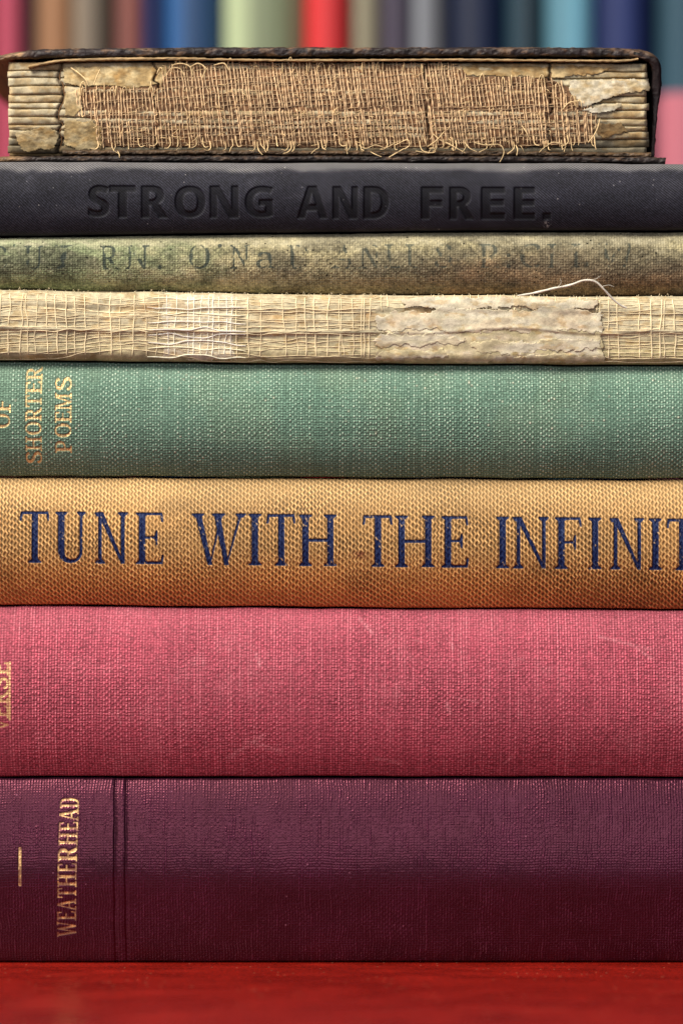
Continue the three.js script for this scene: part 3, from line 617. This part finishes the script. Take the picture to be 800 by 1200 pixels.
  for (let k = 0; k < 21; k++) {                                    // lengthwise threads, drooping and gathering where the weave is dense
    const t0 = 0.04 + 0.046 * k + (R() - 0.5) * 0.024, seg = R() < 0.55 ? [[-52, 440], [700, 850]] : [[-52, 120 + R() * 200], [170, 440], [702, 850]];
    for (const [a, b] of t0 > 0.8 ? [[-52, 850]] : seg) {
      const pts = [], n = Math.max(6, Math.round((b - a) / 9)), r = (0.3 + 0.26 * R()) * S;
      for (let q = 0; q <= n; q++) {
        const px = lerp(a, b, q / n), pinch = Math.exp(-(((px - 150) / 60) ** 2)) * 0.25, t = clamp(t0 + (0.62 - t0) * pinch + (noise(px / 16, k * 7.7) - 0.5) * 0.045 + (noise(px / 110, k * 3.1) - 0.5) * 0.05, 0.02, 0.985), py = lerp(I4(px), I5(px), t), z = zSpine(px, py) + r * 0.3 + 0.00008 * ((q + k) & 1);
        pts.push([Xz(px, z), Yz(py, z), z]);
      }
      G.add(pts, r, tint(), 5, n * 2);
    }
  }
  for (let k = 0; k < 9; k++) {                                     // more of them in the dense band
    const pts = [], t0 = 0.08 + k * 0.1, r = 0.75 * S;
    for (let q = 0; q <= 14; q++) { const px = lerp(172 + R() * 4, 288, q / 14), t = t0 + (noise(px / 20, k * 5 + 60) - 0.5) * 0.07, py = lerp(I4(px), I5(px), t), z = zSpine(px, py) + r * 0.9 + 0.0001 * ((q + k) & 1); pts.push([Xz(px, z), Yz(py, z), z]); }
    { const c = tint(); c.r = Math.min(0.95, c.r * 1.25); c.g = Math.min(0.9, c.g * 1.3); c.b = Math.min(0.82, c.b * 1.45); G.add(pts, r, c, 5, 34); }
  }
  const gz = part('gauze', G.geometry(), yarn, root); gz.userData.kind = 'stuff';
  // frayed fuzz along the upper edge
  const F = new Yarns();
  for (let k = 0; k < 150; k++) {
    const px = R() * 860 - 30, py = I5(px) + 1.6 + R() * 3, z = zSpine(px, py) + 0.0002, dx = (R() - 0.5) * 9, dy = -1 - R() * 4, dz = (R()) * 0.0012;
    F.add([[Xz(px, z), Yz(py, z), z], [Xz(px + dx * 0.5, z), Yz(py + dy, z), z + dz], [Xz(px + dx, z), Yz(py + dy * 0.6 + R(), z), z + dz * 1.2]], 0.17 * S, tint(), 4, 5);
  }
  const fz = part('fuzz', F.geometry(), yarn, root); fz.userData.kind = 'stuff';
  const white = { r: 0.9, g: 0.85, b: 0.72 };
  const loose = (list, r, lab) => { const Y = new Yarns(); Y.add(list.map(([px, py, z]) => [Xz(px, z), Yz(py, z), z]), r * S, white, 6, 40); part('loose_thread', Y.geometry(), yarn, root, lab); };
  loose([[606, 346.5, 0.0012], [625, 343.5, 0.0021], [648, 338, 0.0032], [668, 334, 0.0038], [684, 328.5, 0.004], [697, 330, 0.004], [707, 339, 0.0036], [716, 349, 0.0028], [727, 358, 0.0022], [734, 361, 0.0018]], 1.25, 'long white thread arched over the olive book');
  for (const q of [[[652, 337, 0.0034], [657, 331, 0.0042], [656, 327, 0.0042]], [[693, 328.5, 0.0042], [699, 326, 0.0046], [703, 323, 0.0046]], [[704, 336, 0.0038], [713, 334, 0.004], [719, 336, 0.004]]]) loose(q, 0.2);
}

// ---- the ragged little book on top
{
  const root = thing('book', 'ragged antique book on top of the stack, torn spine showing coarse cloth and paper folds', 'book');
  root.position.z = -0.0042;                                        // set a little back on the book below
  const top = (px) => lerp(70.5, 72, px / 800), bot = (px) => lerp(178, 180, px / 800);
  const cracks = [[70, 1.4], [182, 1.3], [501, 1.6], [646, 1.3]];
  const crackX = (c, py) => c + (noise(py / 9, c) - 0.5) * 7 + (noise(py / 3, c + 5) - 0.5) * 2.4;
  const notch = (px, py) => { let s = 0; for (const [c, w] of cracks) { const d = (px - crackX(c, py)) / w; s += Math.exp(-d * d); } return s; };
  const zBody = (px, py) => { const t = clamp((bot(px) - py) / (bot(px) - top(px))), n = 2 * t - 1, ex = Math.max(0, 14 - px, px - 754) / 10; return -0.0004 - 0.0016 * n * n - 0.0012 * ex * ex; };
  // folded gatherings of paper
  const N = 12, R = rng(33);
  const block = part('page_block', wedge(Xz(8, 0), Xz(760, 0), (x) => Yz(bot(x / S + 400) + 0.5), (x) => Yz(top(x / S + 400) - 0.5), -0.0036, -0.1), new THREE.MeshStandardMaterial({ color: rgb(176, 150, 108), roughness: 0.95 }), root);
  const bounds = [0]; for (let k = 0; k < N; k++) bounds.push(bounds[k] + 0.75 + 0.5 * R());
  for (let k = 0; k <= N; k++) bounds[k] /= bounds[N] || 1;
  const total = bounds[N]; for (let k = 0; k <= N; k++) bounds[k] /= total;
  for (let k = 0; k < N; k++) {
    const e0 = 7 + R() * 3, e1 = 762 - R() * 4, dz = (R() - 0.5) * 0.0005, hue = R(), NU = 380;
    const edgeY = (b, px, s) => lerp(bot(px), top(px), b) + (fbm(px / 34 + s * 9, b * 20, 3) - 0.5) * 3.4 * (b > 0.01 && b < 0.99 ? 1 : 0.3);
    const g = grid(NU, 12, (u, v, q) => {
      const px = lerp(e0, e1, u), a = edgeY(bounds[k], px, k), b = edgeY(bounds[k + 1], px, k + 1), ang = (v - 0.5) * Math.PI, sy = Math.sign(Math.sin(ang)) * Math.pow(Math.abs(Math.sin(ang)), 0.8);
      const py = (a + b) / 2 + (b - a) / 2 * 0.98 * sy, end = Math.min(u, 1 - u) * NU < 1 ? 0.0006 : 0;
      const z = zBody(px, py) + dz - 0.0012 * (1 - Math.pow(Math.max(0, Math.cos(ang)), 0.6)) + 0.0004 * (fbm(px / 30 + k * 7, v * 2.5, 3) - 0.5) + 0.0001 * (noise(px / 5, v * 6 + k * 5) - 0.5) - 0.0011 * notch(px, py) - end;
      q[0] = Xz(px, z); q[1] = Yz(py, z); q[2] = z;
    }, (u, v, q) => { q[0] = lerp(e0, e1, u) * S; q[1] = (k * 0.37 + v * 10 * S); }, (u, v, q) => {
      const px = lerp(e0, e1, u), st = smooth(0.45, 0.75, fbm(px / 30 + k * 4, v * 2 + k, 4)), f = 0.88 + 0.3 * (fbm(px / 9, v * 4 + k * 3, 3) - 0.5), nn = Math.min(1, notch(px, lerp(bot(px), top(px), (k + v) / N))), lowDark = smooth(0.25, 0.02, (k + v) / N) * 0.4;  // colour darkens towards the lowest gatherings and in the cracks
      setC(q, lerp(255, 232, st * 0.6 + hue * 0.2) * f * (1 - 0.62 * nn) * (1 - lowDark), lerp(240, 196, st * 0.6 + hue * 0.2) * f * (1 - 0.7 * nn) * (1 - lowDark), lerp(202, 138, st * 0.6 + hue * 0.2) * f * (1 - 0.76 * nn) * (1 - lowDark));
    });
    part('gathering', g, oldPaper, block);
  }
  // glue and paper lining left on the folds
  const rag = (px, py, k, a) => [(fbm(px / 6 + k, py / 6, 3) - 0.5) * a, (fbm(px / 6 + k + 30, py / 6 + 9, 3) - 0.5) * a];
  const piece = (name, poly, off, k, c0, c1, amp, lab, th = 0.00012, rough = 0.0003) => {
    const xs = poly.map((q) => q[0]), ys = poly.map((q) => q[1]);
    part(name, sheet(Math.min(...xs) - 4, Math.max(...xs) + 4, Math.min(...ys) - 4, Math.max(...ys) + 4, 0.9, (px, py) => { const [a, b] = rag(px, py, k, amp); return inPoly(poly, px + a, py + b) ? 1 : 0; },
      (px, py) => zBody(px, py) + off + rough * (fbm(px / 12 + k, py / 5, 4) - 0.5) + 0.00006 * (noise(px / 2.6, py / 2.2 + k) - 0.5) - 0.0011 * notch(px, py), th,
      (px, py, o) => { const s = fbm(px / 14 + k * 3, py / 8, 4), f = 0.97 + 0.3 * (noise(px / 3, py / 3) - 0.5) * 0.6, n = Math.min(1, notch(px, py)) * 0.6; setC(o, lerp(c0[0], c1[0], smooth(0.35, 0.7, s)) * f * (1 - n), lerp(c0[1], c1[1], smooth(0.35, 0.7, s)) * f * (1 - n), lerp(c0[2], c1[2], smooth(0.35, 0.7, s)) * f * (1 - n)); }), oldPaper, root, lab);
  };
  piece('glue_layer', [[92, 100], [180, 97], [196, 74], [300, 72], [540, 74], [548, 87], [640, 88], [668, 100], [676, 118], [700, 124], [696, 166], [600, 171], [400, 171], [116, 170], [112, 138], [94, 132]], 0.00006, 1, [164, 122, 86], [126, 92, 64], 4, 'dark brown glue showing through the coarse cloth');
  piece('paper_lining', [[74, 78], [120, 76], [184, 78], [196, 74], [190, 96], [150, 101], [120, 97], [96, 99], [74, 94]], 0.0002, 2, [232, 208, 158], [200, 168, 114], 5);
  piece('paper_lining', [[74, 138], [108, 140], [116, 150], [118, 172], [90, 174], [74, 168]], 0.0003, 3, [236, 214, 164], [200, 170, 116], 7);
  piece('paper_lining', [[74, 106], [92, 103], [96, 122], [88, 133], [74, 134]], 0.00025, 4, [238, 216, 168], [206, 178, 126], 6);
  piece('paper_lining', [[540, 74], [640, 76], [650, 72], [720, 78], [700, 84], [650, 88], [548, 86]], 0.0002, 5, [228, 200, 148], [190, 156, 104], 5);
  piece('paper_lining', [[668, 92], [700, 90], [760, 92], [762, 104], [724, 108], [700, 118], [684, 124], [674, 114], [666, 102]], 0.0004, 6, [255, 242, 212], [232, 208, 162], 6, 'pale torn paper at the right end');
  piece('paper_lining', [[700, 122], [730, 118], [728, 124], [706, 130], [682, 128]], 0.0005, 7, [255, 246, 220], [236, 216, 176], 5);
  piece('paper_lining', [[700, 144], [728, 142], [738, 152], [712, 160], [700, 156]], 0.0003, 8, [176, 146, 100], [140, 110, 70], 5);
  piece('paper_lining', [[20, 152], [50, 146], [68, 152], [62, 172], [30, 176], [18, 164]], 0.0004, 9, [240, 218, 170], [210, 180, 126], 7);

  // coarse cloth: upright and lengthwise yarns, each a real thread
  const M = new Yarns(), inMull = [[90, 100], [182, 98], [194, 72], [300, 70], [540, 72], [546, 88], [640, 88], [662, 96], [672, 112], [700, 122], [698, 166], [600, 170], [400, 170], [114, 169], [110, 138], [92, 132]];
  const crease = (px) => 127 + (fbm(px / 50, 4, 2) - 0.5) * 7;
  const lean = (px) => lerp(3.5, 7, smooth(100, 320, px)) - 9 * smooth(520, 690, px) * 0.3;
  const tone = (k = 1) => { const f = (0.72 + 0.5 * R()) * k; return { r: lin(222) * f, g: lin(188) * f, b: lin(146) * f }; };
  const ends = [];
  for (let x = 90; x < 703; x += 3.4 + R() * 1.3) {
    if (Math.abs(x - 502) < 1.7 || Math.abs(x - 647) < 1.2) continue;
    let t0 = null, t1 = null;
    for (let py = 68; py < 174; py += 1.5) { const px = x + lean(x) * ((py - 120) / 50); if (inPoly(inMull, px + (fbm(x / 5, py / 9, 2) - 0.5) * 12, py + (hash(Math.floor(x), 3) - 0.5) * 7)) { t0 = t0 ?? py; t1 = py; } }
    if (t0 === null || t1 - t0 < 6) continue;
    const pts = [], n = Math.max(4, Math.round((t1 - t0) / 4.5)), r = (0.68 + 0.38 * R()) * S, w = R() * 50, kink = (R() - 0.5) * 2.2;
    for (let k = 0; k <= n; k++) {
      const py = lerp(t0, t1, k / n), px = x + lean(x) * ((py - 120) / 50) + (noise(py / 12, w) - 0.5) * 1.7 + (noise(py / 40, w + 9) - 0.5) * 1.6 + (py > crease(x) ? kink : 0), cr = Math.exp(-(((py - crease(px)) / 2.6) ** 2));
      const z = zBody(px, py) + 0.00021 + 0.00011 * (k & 1 ? 1 : -1) + 0.0002 * (noise(px / 20, py / 16) - 0.5) - 0.00028 * cr - 0.0007 * Math.min(1, notch(px, py) * (px > 480 ? 1 : 0.6));
      pts.push([Xz(px, z), Yz(py, z), z]);
    }
    M.add(pts, r, tone(1), 5, n * 3);
    ends.push([x, t0, t1]);
  }
  for (let y = 62; y < 182; y += 3.9 + R() * 2.4) {
    const slope = -0.035 - 0.03 * R(), w = R() * 80;
    let run = [];
    const flush = () => { if (run.length > 5) M.add(run, (0.38 + 0.28 * R()) * S, tone(0.58), 5, run.length * 2); run = []; };
    for (let px = 84; px < 706; px += 4.4) {
      const py = y + slope * (px - 400) + (noise(px / 30, w) - 0.5) * 3 + (noise(px / 9, w + 7) - 0.5) * 1.4;
      if (!inPoly(inMull, px, py) || (Math.abs(py - crease(px)) < 2.2 && px < 520 && noise(px / 40, w) > 0.3) || notch(px, py) > 0.85) { flush(); continue; }
      const z = zBody(px, py) + 0.00017 + 0.00013 * (Math.round(px / 4.4) & 1 ? 1 : -1) + 0.0002 * (noise(px / 20, py / 16) - 0.5) - 0.0004 * notch(px, py);
      run.push([Xz(px, z), Yz(py, z), z]);
      if (R() < 0.012) flush();
    }
    flush();
  }
  const cloth = part('coarse_cloth', M.geometry(), yarn, root); cloth.userData.kind = 'stuff';
  // frayed ends: loops along the upper edge, wisps along the lower one
  const W = new Yarns(), bright = () => { const f = 0.8 + 0.4 * R(); return { r: lin(232) * f, g: lin(202) * f, b: lin(152) * f }; };
  const fibre = (list, r) => W.add(list.map(([px, py, z]) => [Xz(px, z), Yz(py, z), z]), r * S, bright(), 5, 14);
  for (const [x, t0, t1] of ends) {
    if (R() < 0.3) { const xx = x + lean(x) * ((t0 - 120) / 50), s = (R() - 0.6) * 14, hgt = 1 + R() * 4, z = zBody(xx, t0) + 0.0005; fibre([[xx, t0 + 8, z], [xx + s * 0.1, t0, z + 0.0004], [xx + s * 0.5, t0 - hgt, z + 0.0006 * R()], [xx + s, t0 - hgt + 3 + R() * 4, z + 0.0005], [xx + s * 1.15, t0 + 6 + R() * 5, z + 0.0003]], 0.4 + 0.35 * R()); }
    if (R() < 0.45) { const xx = x + lean(x) * ((t1 - 120) / 50), s = (R() - 0.5) * 20, z = zBody(xx, t1) + 0.0006; fibre([[xx, t1 - 8, z], [xx + 0.6, t1, z + 0.0004], [xx + s * 0.4, t1 + 2 + R() * 3, z + 0.001], [xx + s, t1 + 1 + R() * 7, z + 0.001 + R() * 0.001]], 0.35 + 0.35 * R()); }
  }
  for (let k = 0; k < 320; k++) {                                   // hairs lying over the weave
    const x = 95 + R() * 600, y = 74 + R() * 96; if (!inPoly(inMull, x, y)) continue;
    const a = R() * 6.28, l = 3 + R() * 9, z = zBody(x, y) + 0.0006;
    fibre([[x, y, z - 0.0003], [x + Math.cos(a) * l * 0.5 + R() * 2, y + Math.sin(a) * l * 0.4, z + 0.0003], [x + Math.cos(a) * l, y + Math.sin(a) * l * 0.7 + R() * 2, z]], 0.2 + 0.16 * R());
  }
  const fr = part('frayed_fibres', W.geometry(), yarn, root); fr.userData.kind = 'stuff';
  const wisp = (list, r = 0.6) => { const Y = new Yarns(), f = bright(); Y.add(list.map(([px, py], k) => { const z = zBody(px, Math.min(py, 174)) + 0.0009 + 0.0012 * Math.sin(k / (list.length - 1) * Math.PI * 0.7); return [Xz(px, z), Yz(py, z), z]; }), r * S, f, 5, 24); part('loose_thread', Y.geometry(), yarn, root); };
  for (const q of [[[495, 156], [499, 166], [501, 170]], [[501, 170], [511, 163], [521, 152]], [[487, 175], [500, 177], [510, 176], [509, 172], [503, 172]], [[434, 176], [440, 179], [447, 182]], [[450, 186], [460, 180], [474, 172]], [[522, 164], [534, 171], [545, 177]], [[545, 165], [551, 172], [559, 176]], [[582, 167], [588, 169], [591, 176], [589, 183], [586, 188]], [[605, 168], [607, 174], [606, 180]], [[82, 77], [92, 84], [100, 92], [102, 97]], [[116, 79], [112, 88], [109, 97]], [[137, 175], [139, 180], [139, 185]], [[704, 137], [701, 148], [696, 158], [690, 165]], [[640, 170], [648, 165], [657, 166], [664, 170]], [[612, 145], [618, 154], [622, 163]], [[420, 168], [428, 172], [440, 168], [452, 171], [462, 166]], [[463, 168], [478, 162], [480, 168], [474, 173]], [[200, 74], [212, 72], [222, 76], [225, 86]], [[222, 76], [232, 72], [240, 78], [236, 90]], [[250, 74], [262, 72], [268, 80]], [[195, 84], [200, 78], [210, 78], [216, 88]], [[660, 126], [668, 118], [680, 116]], [[556, 165], [570, 168], [584, 167]], [[508, 155], [516, 162], [528, 168]]]) wisp(q, 0.55 + 0.3 * R());
  // sewing threads in the cracks
  for (const [c] of cracks) { const Y = new Yarns(), pts = []; for (let k = 0; k <= 14; k++) { const py = lerp(76, 172, k / 14), px = crackX(c, py) + 1.3, z = zBody(px, py) - 0.0004; pts.push([Xz(px, z), Yz(py, z), z]); } Y.add(pts, 0.8 * S, { r: lin(120), g: lin(86), b: lin(52) }, 5, 40); part('sewing_thread', Y.geometry(), yarn, root); }

  // leather covers: a worn slab swept along a path in the picture plane
  const leatherMat = (() => {
    const w = 1024, h = 512, col = new Uint8Array(w * h * 4), bump = new Uint8Array(w * h * 4);
    for (let j = 0; j < h; j++) for (let i = 0; i < w; i++) {
      const n = (j * w + i) * 4, x = i / w * 400, y = j / h * 200, f = 0.8 + 0.7 * (fbm(x / 9, y / 5, 4) - 0.5), pit = fbm(x / 2.4, y / 2.4, 3), sc = smooth(0.6, 0.75, fbm(x / 7 + 30, y / 4, 4)) * 0.55;
      col[n] = lerp(255 * f, 255, sc); col[n + 1] = lerp(255 * f, 240, sc); col[n + 2] = lerp(255 * f, 225, sc); col[n + 3] = 255;
      bump[n] = bump[n + 1] = bump[n + 2] = clamp(0.2 + 0.6 * pit + 0.3 * f * 0.5) * 255; bump[n + 3] = 255;
    }
    const rep = (t) => { t.repeat.set(12, 24); return t; };
    return new THREE.MeshPhysicalMaterial({ vertexColors: true, map: rep(texture(col, w, h, true)), bumpMap: rep(texture(bump, w, h, false)), bumpScale: 0.0003, roughness: 0.62 });
  })();
  function slab(name, path, thick, front, depth, rough, colorAt, material, lab) {
    const curve = new THREE.CatmullRomCurve3(path.map(([a, b]) => new THREE.Vector3(a, b, 0)), false, 'centripetal'), NU = 420, NV = 26, pt = new THREE.Vector3(), tg = new THREE.Vector3(), spots = [];
    for (let i = 0; i <= NU; i++) { curve.getPointAt(i / NU, pt); curve.getTangentAt(i / NU, tg); spots.push([pt.x, pt.y, tg.x, tg.y]); }
    // round the section: back top, front edge, back bottom
    const g = grid(NU, NV, (u, v, q) => {
      const i = Math.round(u * NU), [cx, cy, tx, ty] = spots[i], k = Math.round(v * NV), th = thick(cx, u) / 2, f = front(cx, u);
      let n, z;
      if (k <= 3) { n = -1; z = lerp(-depth, f - 0.0022, k / 3); } else if (k >= NV - 3) { n = 1; z = lerp(f - 0.0022, -depth, (k - NV + 3) / 3); } else { const a = (k - 3) / (NV - 6) * Math.PI; n = -Math.cos(a); n = Math.sign(n) * Math.pow(Math.abs(n), 0.7); z = f - 0.0022 + 0.0022 * Math.pow(Math.sin(a), 0.6); }
      const near = k > 2 && k < NV - 2 ? 1 : 0, b = rough * (fbm(cx / 6 + 3, v * 6, 4) - 0.5) * near, e = rough / S * 0.55 * (fbm(cx / 4 + 40, cy / 5 + v * 2, 3) - 0.5) * near;
      const px = cx + ty * n * (th + e), py = cy - tx * n * (th + e);
      z += b;
      q[0] = Xz(px, Math.min(0.003, z > -0.02 ? z : -0.0)); q[1] = Yz(py, Math.min(0.003, z > -0.02 ? z : -0.0)); q[2] = z;
    }, (u, v, q) => { q[0] = u * 800 * S; q[1] = v * 30 * S; }, (u, v, q) => { const i = Math.round(u * NU); colorAt(spots[i][0], spots[i][1], v, q); });
    // close the two ends
    return part(name, g, material, root, lab);
  }
  // n = +1 is the upper side for a path that runs to the right
  slab('upper_cover', [[-34, 70], [-14, 67.5], [6, 64.5], [26, 62], [60, 60.5], [180, 59], [320, 58.5], [500, 58.5], [640, 58.5], [728, 59.5], [752, 61.5], [764, 66], [770, 76], [770, 100], [768, 140], [765, 183]],
    (px, u) => (u > 0.9 ? lerp(12, 5.5, smooth(0.9, 0.96, u)) : 11 + 2 * (fbm(px / 40, 2, 2) - 0.5)) * (px < 40 && u < 0.2 ? lerp(0.55, 1, smooth(-5, 50, px)) : 1),
    (px, u) => -0.0008 - 0.0026 * smooth(0.86, 0.93, u), 0.1, 0.0008,
    (px, py, v, o) => { const worn = clamp(smooth(45, 8, px) * 0.8 + smooth(0.56, 0.7, fbm(px / 11, v * 5, 4) + 0.16 * smooth(0.6, 0.85, v)) * 0.5 - (py > 80 ? 0.5 : 0)); setC(o, lerp(48, 190, worn), lerp(35, 150, worn), lerp(36, 108, worn)); }, leatherMat);
  slab('endpaper', [[32, 76], [48, 72.5], [70, 69], [110, 67.5], [200, 66.5], [300, 68.2], [420, 68.4], [520, 67.8], [620, 68.5], [700, 69], [738, 68.5], [749, 66.5]], (px) => 2.4 + 1.6 * fbm(px / 30, 5, 3) + (px < 240 ? 1 : 0), (px) => -0.0002 + 0.0006 * (fbm(px / 30, 8, 3) - 0.5), 0.05, 0.0005,
    (px, py, v, o) => { const f = 0.75 + 0.4 * fbm(px / 10, v * 3, 3); setC(o, 205 * f, 172 * f, 124 * f); }, oldPaper, 'pale endpaper edge under the upper cover');
  slab('lower_cover', [[-24, 186], [0, 185], [60, 184.5], [300, 184], [560, 184.5], [740, 185.5], [778, 186.5], [781, 187]], (px) => 7 + 1.6 * (fbm(px / 30, 12, 2) - 0.5), (px) => 0.0002, 0.1, 0.0008,
    (px, py, v, o) => { const worn = clamp(smooth(40, 12, px) * 0.9 + smooth(0.6, 0.72, fbm(px / 12 + 7, v * 4, 4)) * 0.35); setC(o, lerp(46, 190, worn), lerp(33, 152, worn), lerp(30, 108, worn)); }, leatherMat);
  slab('lower_hinge', [[72, 177], [200, 176.5], [420, 177.5], [600, 178], [740, 179.5], [764, 180]], (px) => 6 + 2 * (fbm(px / 24, 31, 3) - 0.5), (px) => -0.0008, 0.04, 0.0008,
    (px, py, v, o) => { const f = 0.7 + 0.6 * fbm(px / 14, v * 3, 3); setC(o, 104 * f, 80 * f, 54 * f); }, leatherMat, 'torn hinge along the lower cover');
}

// ================================================================ THE BOOKS STANDING BEHIND, out of focus
{
  const zB = -0.25, k = (DIST - zB) / DIST, bx = (px) => X(px) * k, R = rng(77);
  const streakTex = (() => {
    const w = 512, h = 64, col = new Uint8Array(w * h * 4);
    for (let j = 0; j < h; j++) for (let i = 0; i < w; i++) { const n = (j * w + i) * 4, f = 0.5 + 0.7 * noise(i / 40, 3.3) * (0.7 + 0.3 * noise(i / 60, j / 14)) + 0.16 * noise(i / 7, j / 30); col[n] = col[n + 1] = col[n + 2] = clamp(f) * 255; col[n + 3] = 255; }
    return texture(col, w, h, true);
  })();
  const list = [
    [-60, -8, [92, 62, 70], 0.29, 'dull mauve book standing at the far left end of the back row'],
    [-6, 29, [158, 62, 84], 0.285, 'rose red book standing behind, left of the dark slim one', 0],
    [30, 40, [44, 34, 44], 0.282, 'slim dark book standing behind between the rose and brown ones'],
    [41, 84, [150, 110, 78], 0.288, 'tan brown book standing behind the left end of the stack'],
    [85, 130, [140, 128, 112], 0.286, 'grey beige book standing behind, right of the tan brown one'],
    [131, 166, [150, 92, 84], 0.284, 'dusty terracotta book standing behind, left of the blue one'],
    [167, 190, [18, 40, 104], 0.287, 'slim navy book standing behind, left of the bright blue one'],
    [191, 262, [44, 92, 148], 0.29, 'bright blue book standing behind the stack', 1],
    [263, 358, [168, 184, 146], 0.287, 'wide pale green book standing behind, left of the red one'],
    [359, 412, [192, 42, 46], 0.289, 'bright red book standing behind the middle of the stack', 1],
    [413, 446, [190, 184, 156], 0.285, 'cream book standing behind, right of the red one'],
    [447, 484, [66, 60, 78], 0.286, 'slate purple book standing behind, right of the cream one'],
    [485, 524, [136, 142, 152], 0.288, 'silver grey book standing behind the stack'],
    [525, 594, [12, 36, 78], 0.291, 'dark navy book standing behind, right of the silver grey one'],
    [595, 640, [24, 56, 72], 0.287, 'dark teal book standing behind, left of the light blue one'],
    [641, 696, [108, 168, 192], 0.289, 'light blue book standing behind the right end of the stack', 1],
    [697, 770, [16, 36, 92], 0.286, 'deep blue book standing behind, right of the light blue one'],
    [771, 840, [34, 70, 88], 0.29, 'blue grey book standing at the right end of the back row'],
  ];
  for (const [a, b, c, h, label] of list) {
    const root = thing('standing_book', label, 'book', undefined);
    const x0 = bx(a), x1 = bx(b) - 0.0004, w = x1 - x0, m = new THREE.MeshStandardMaterial({ color: rgb(...c).multiplyScalar(1.22), map: streakTex, roughness: 0.5 }), cz = zB - R() * 0.006;
    root.position.set((x0 + x1) / 2, TABLE, cz);
    const bulge = Math.min(0.006, w * 0.28), spine = grid(16, 6, (u, v, q) => { const n = 2 * u - 1; q[0] = n * w / 2; q[1] = v * h; q[2] = -bulge * n * n * (0.6 + 0.4 * n * n); }, (u, v, q) => { q[0] = a * 0.0137 + u * w * 9; q[1] = v; });
    part('spine', spine, m, root);
    for (const s of [-1, 1]) { const g = new THREE.BoxGeometry(0.0024, h, 0.13); g.translate(s * (w / 2 - 0.0012), h / 2, -bulge - 0.065); part(s < 0 ? 'front_cover' : 'back_cover', g, m, root); }
    const p = new THREE.BoxGeometry(Math.max(0.001, w - 0.005), h - 0.006, 0.122); p.translate(0, h / 2, -bulge - 0.064); part('page_block', p, paperMat, root);
  }
  // a low pink book in front of the row, at the right edge
  const root = thing('standing_book', 'low pink book standing behind the right end of the stack, shorter than the row', 'book'), z1 = -0.215, kk = (DIST - z1) / DIST, w = 0.016, h = EYE + (600 - 108) * S * kk - TABLE;
  root.position.set(X(776) * kk + w / 2, TABLE, z1);
  const m = new THREE.MeshStandardMaterial({ color: rgb(190, 108, 124), roughness: 0.6 });
  part('spine', grid(16, 6, (u, v, q) => { const n = 2 * u - 1; q[0] = n * w / 2; q[1] = v * h; q[2] = -0.004 * n * n; }), m, root);
  for (const s of [-1, 1]) { const g = new THREE.BoxGeometry(0.0024, h, 0.026); g.translate(s * (w / 2 - 0.0012), h / 2, -0.017); part(s < 0 ? 'front_cover' : 'back_cover', g, m, root); }
  const p = new THREE.BoxGeometry(w - 0.005, h - 0.004, 0.024); p.translate(0, h / 2, -0.017); part('page_block', p, paperMat, root);
}

renderer.render(scene, camera);
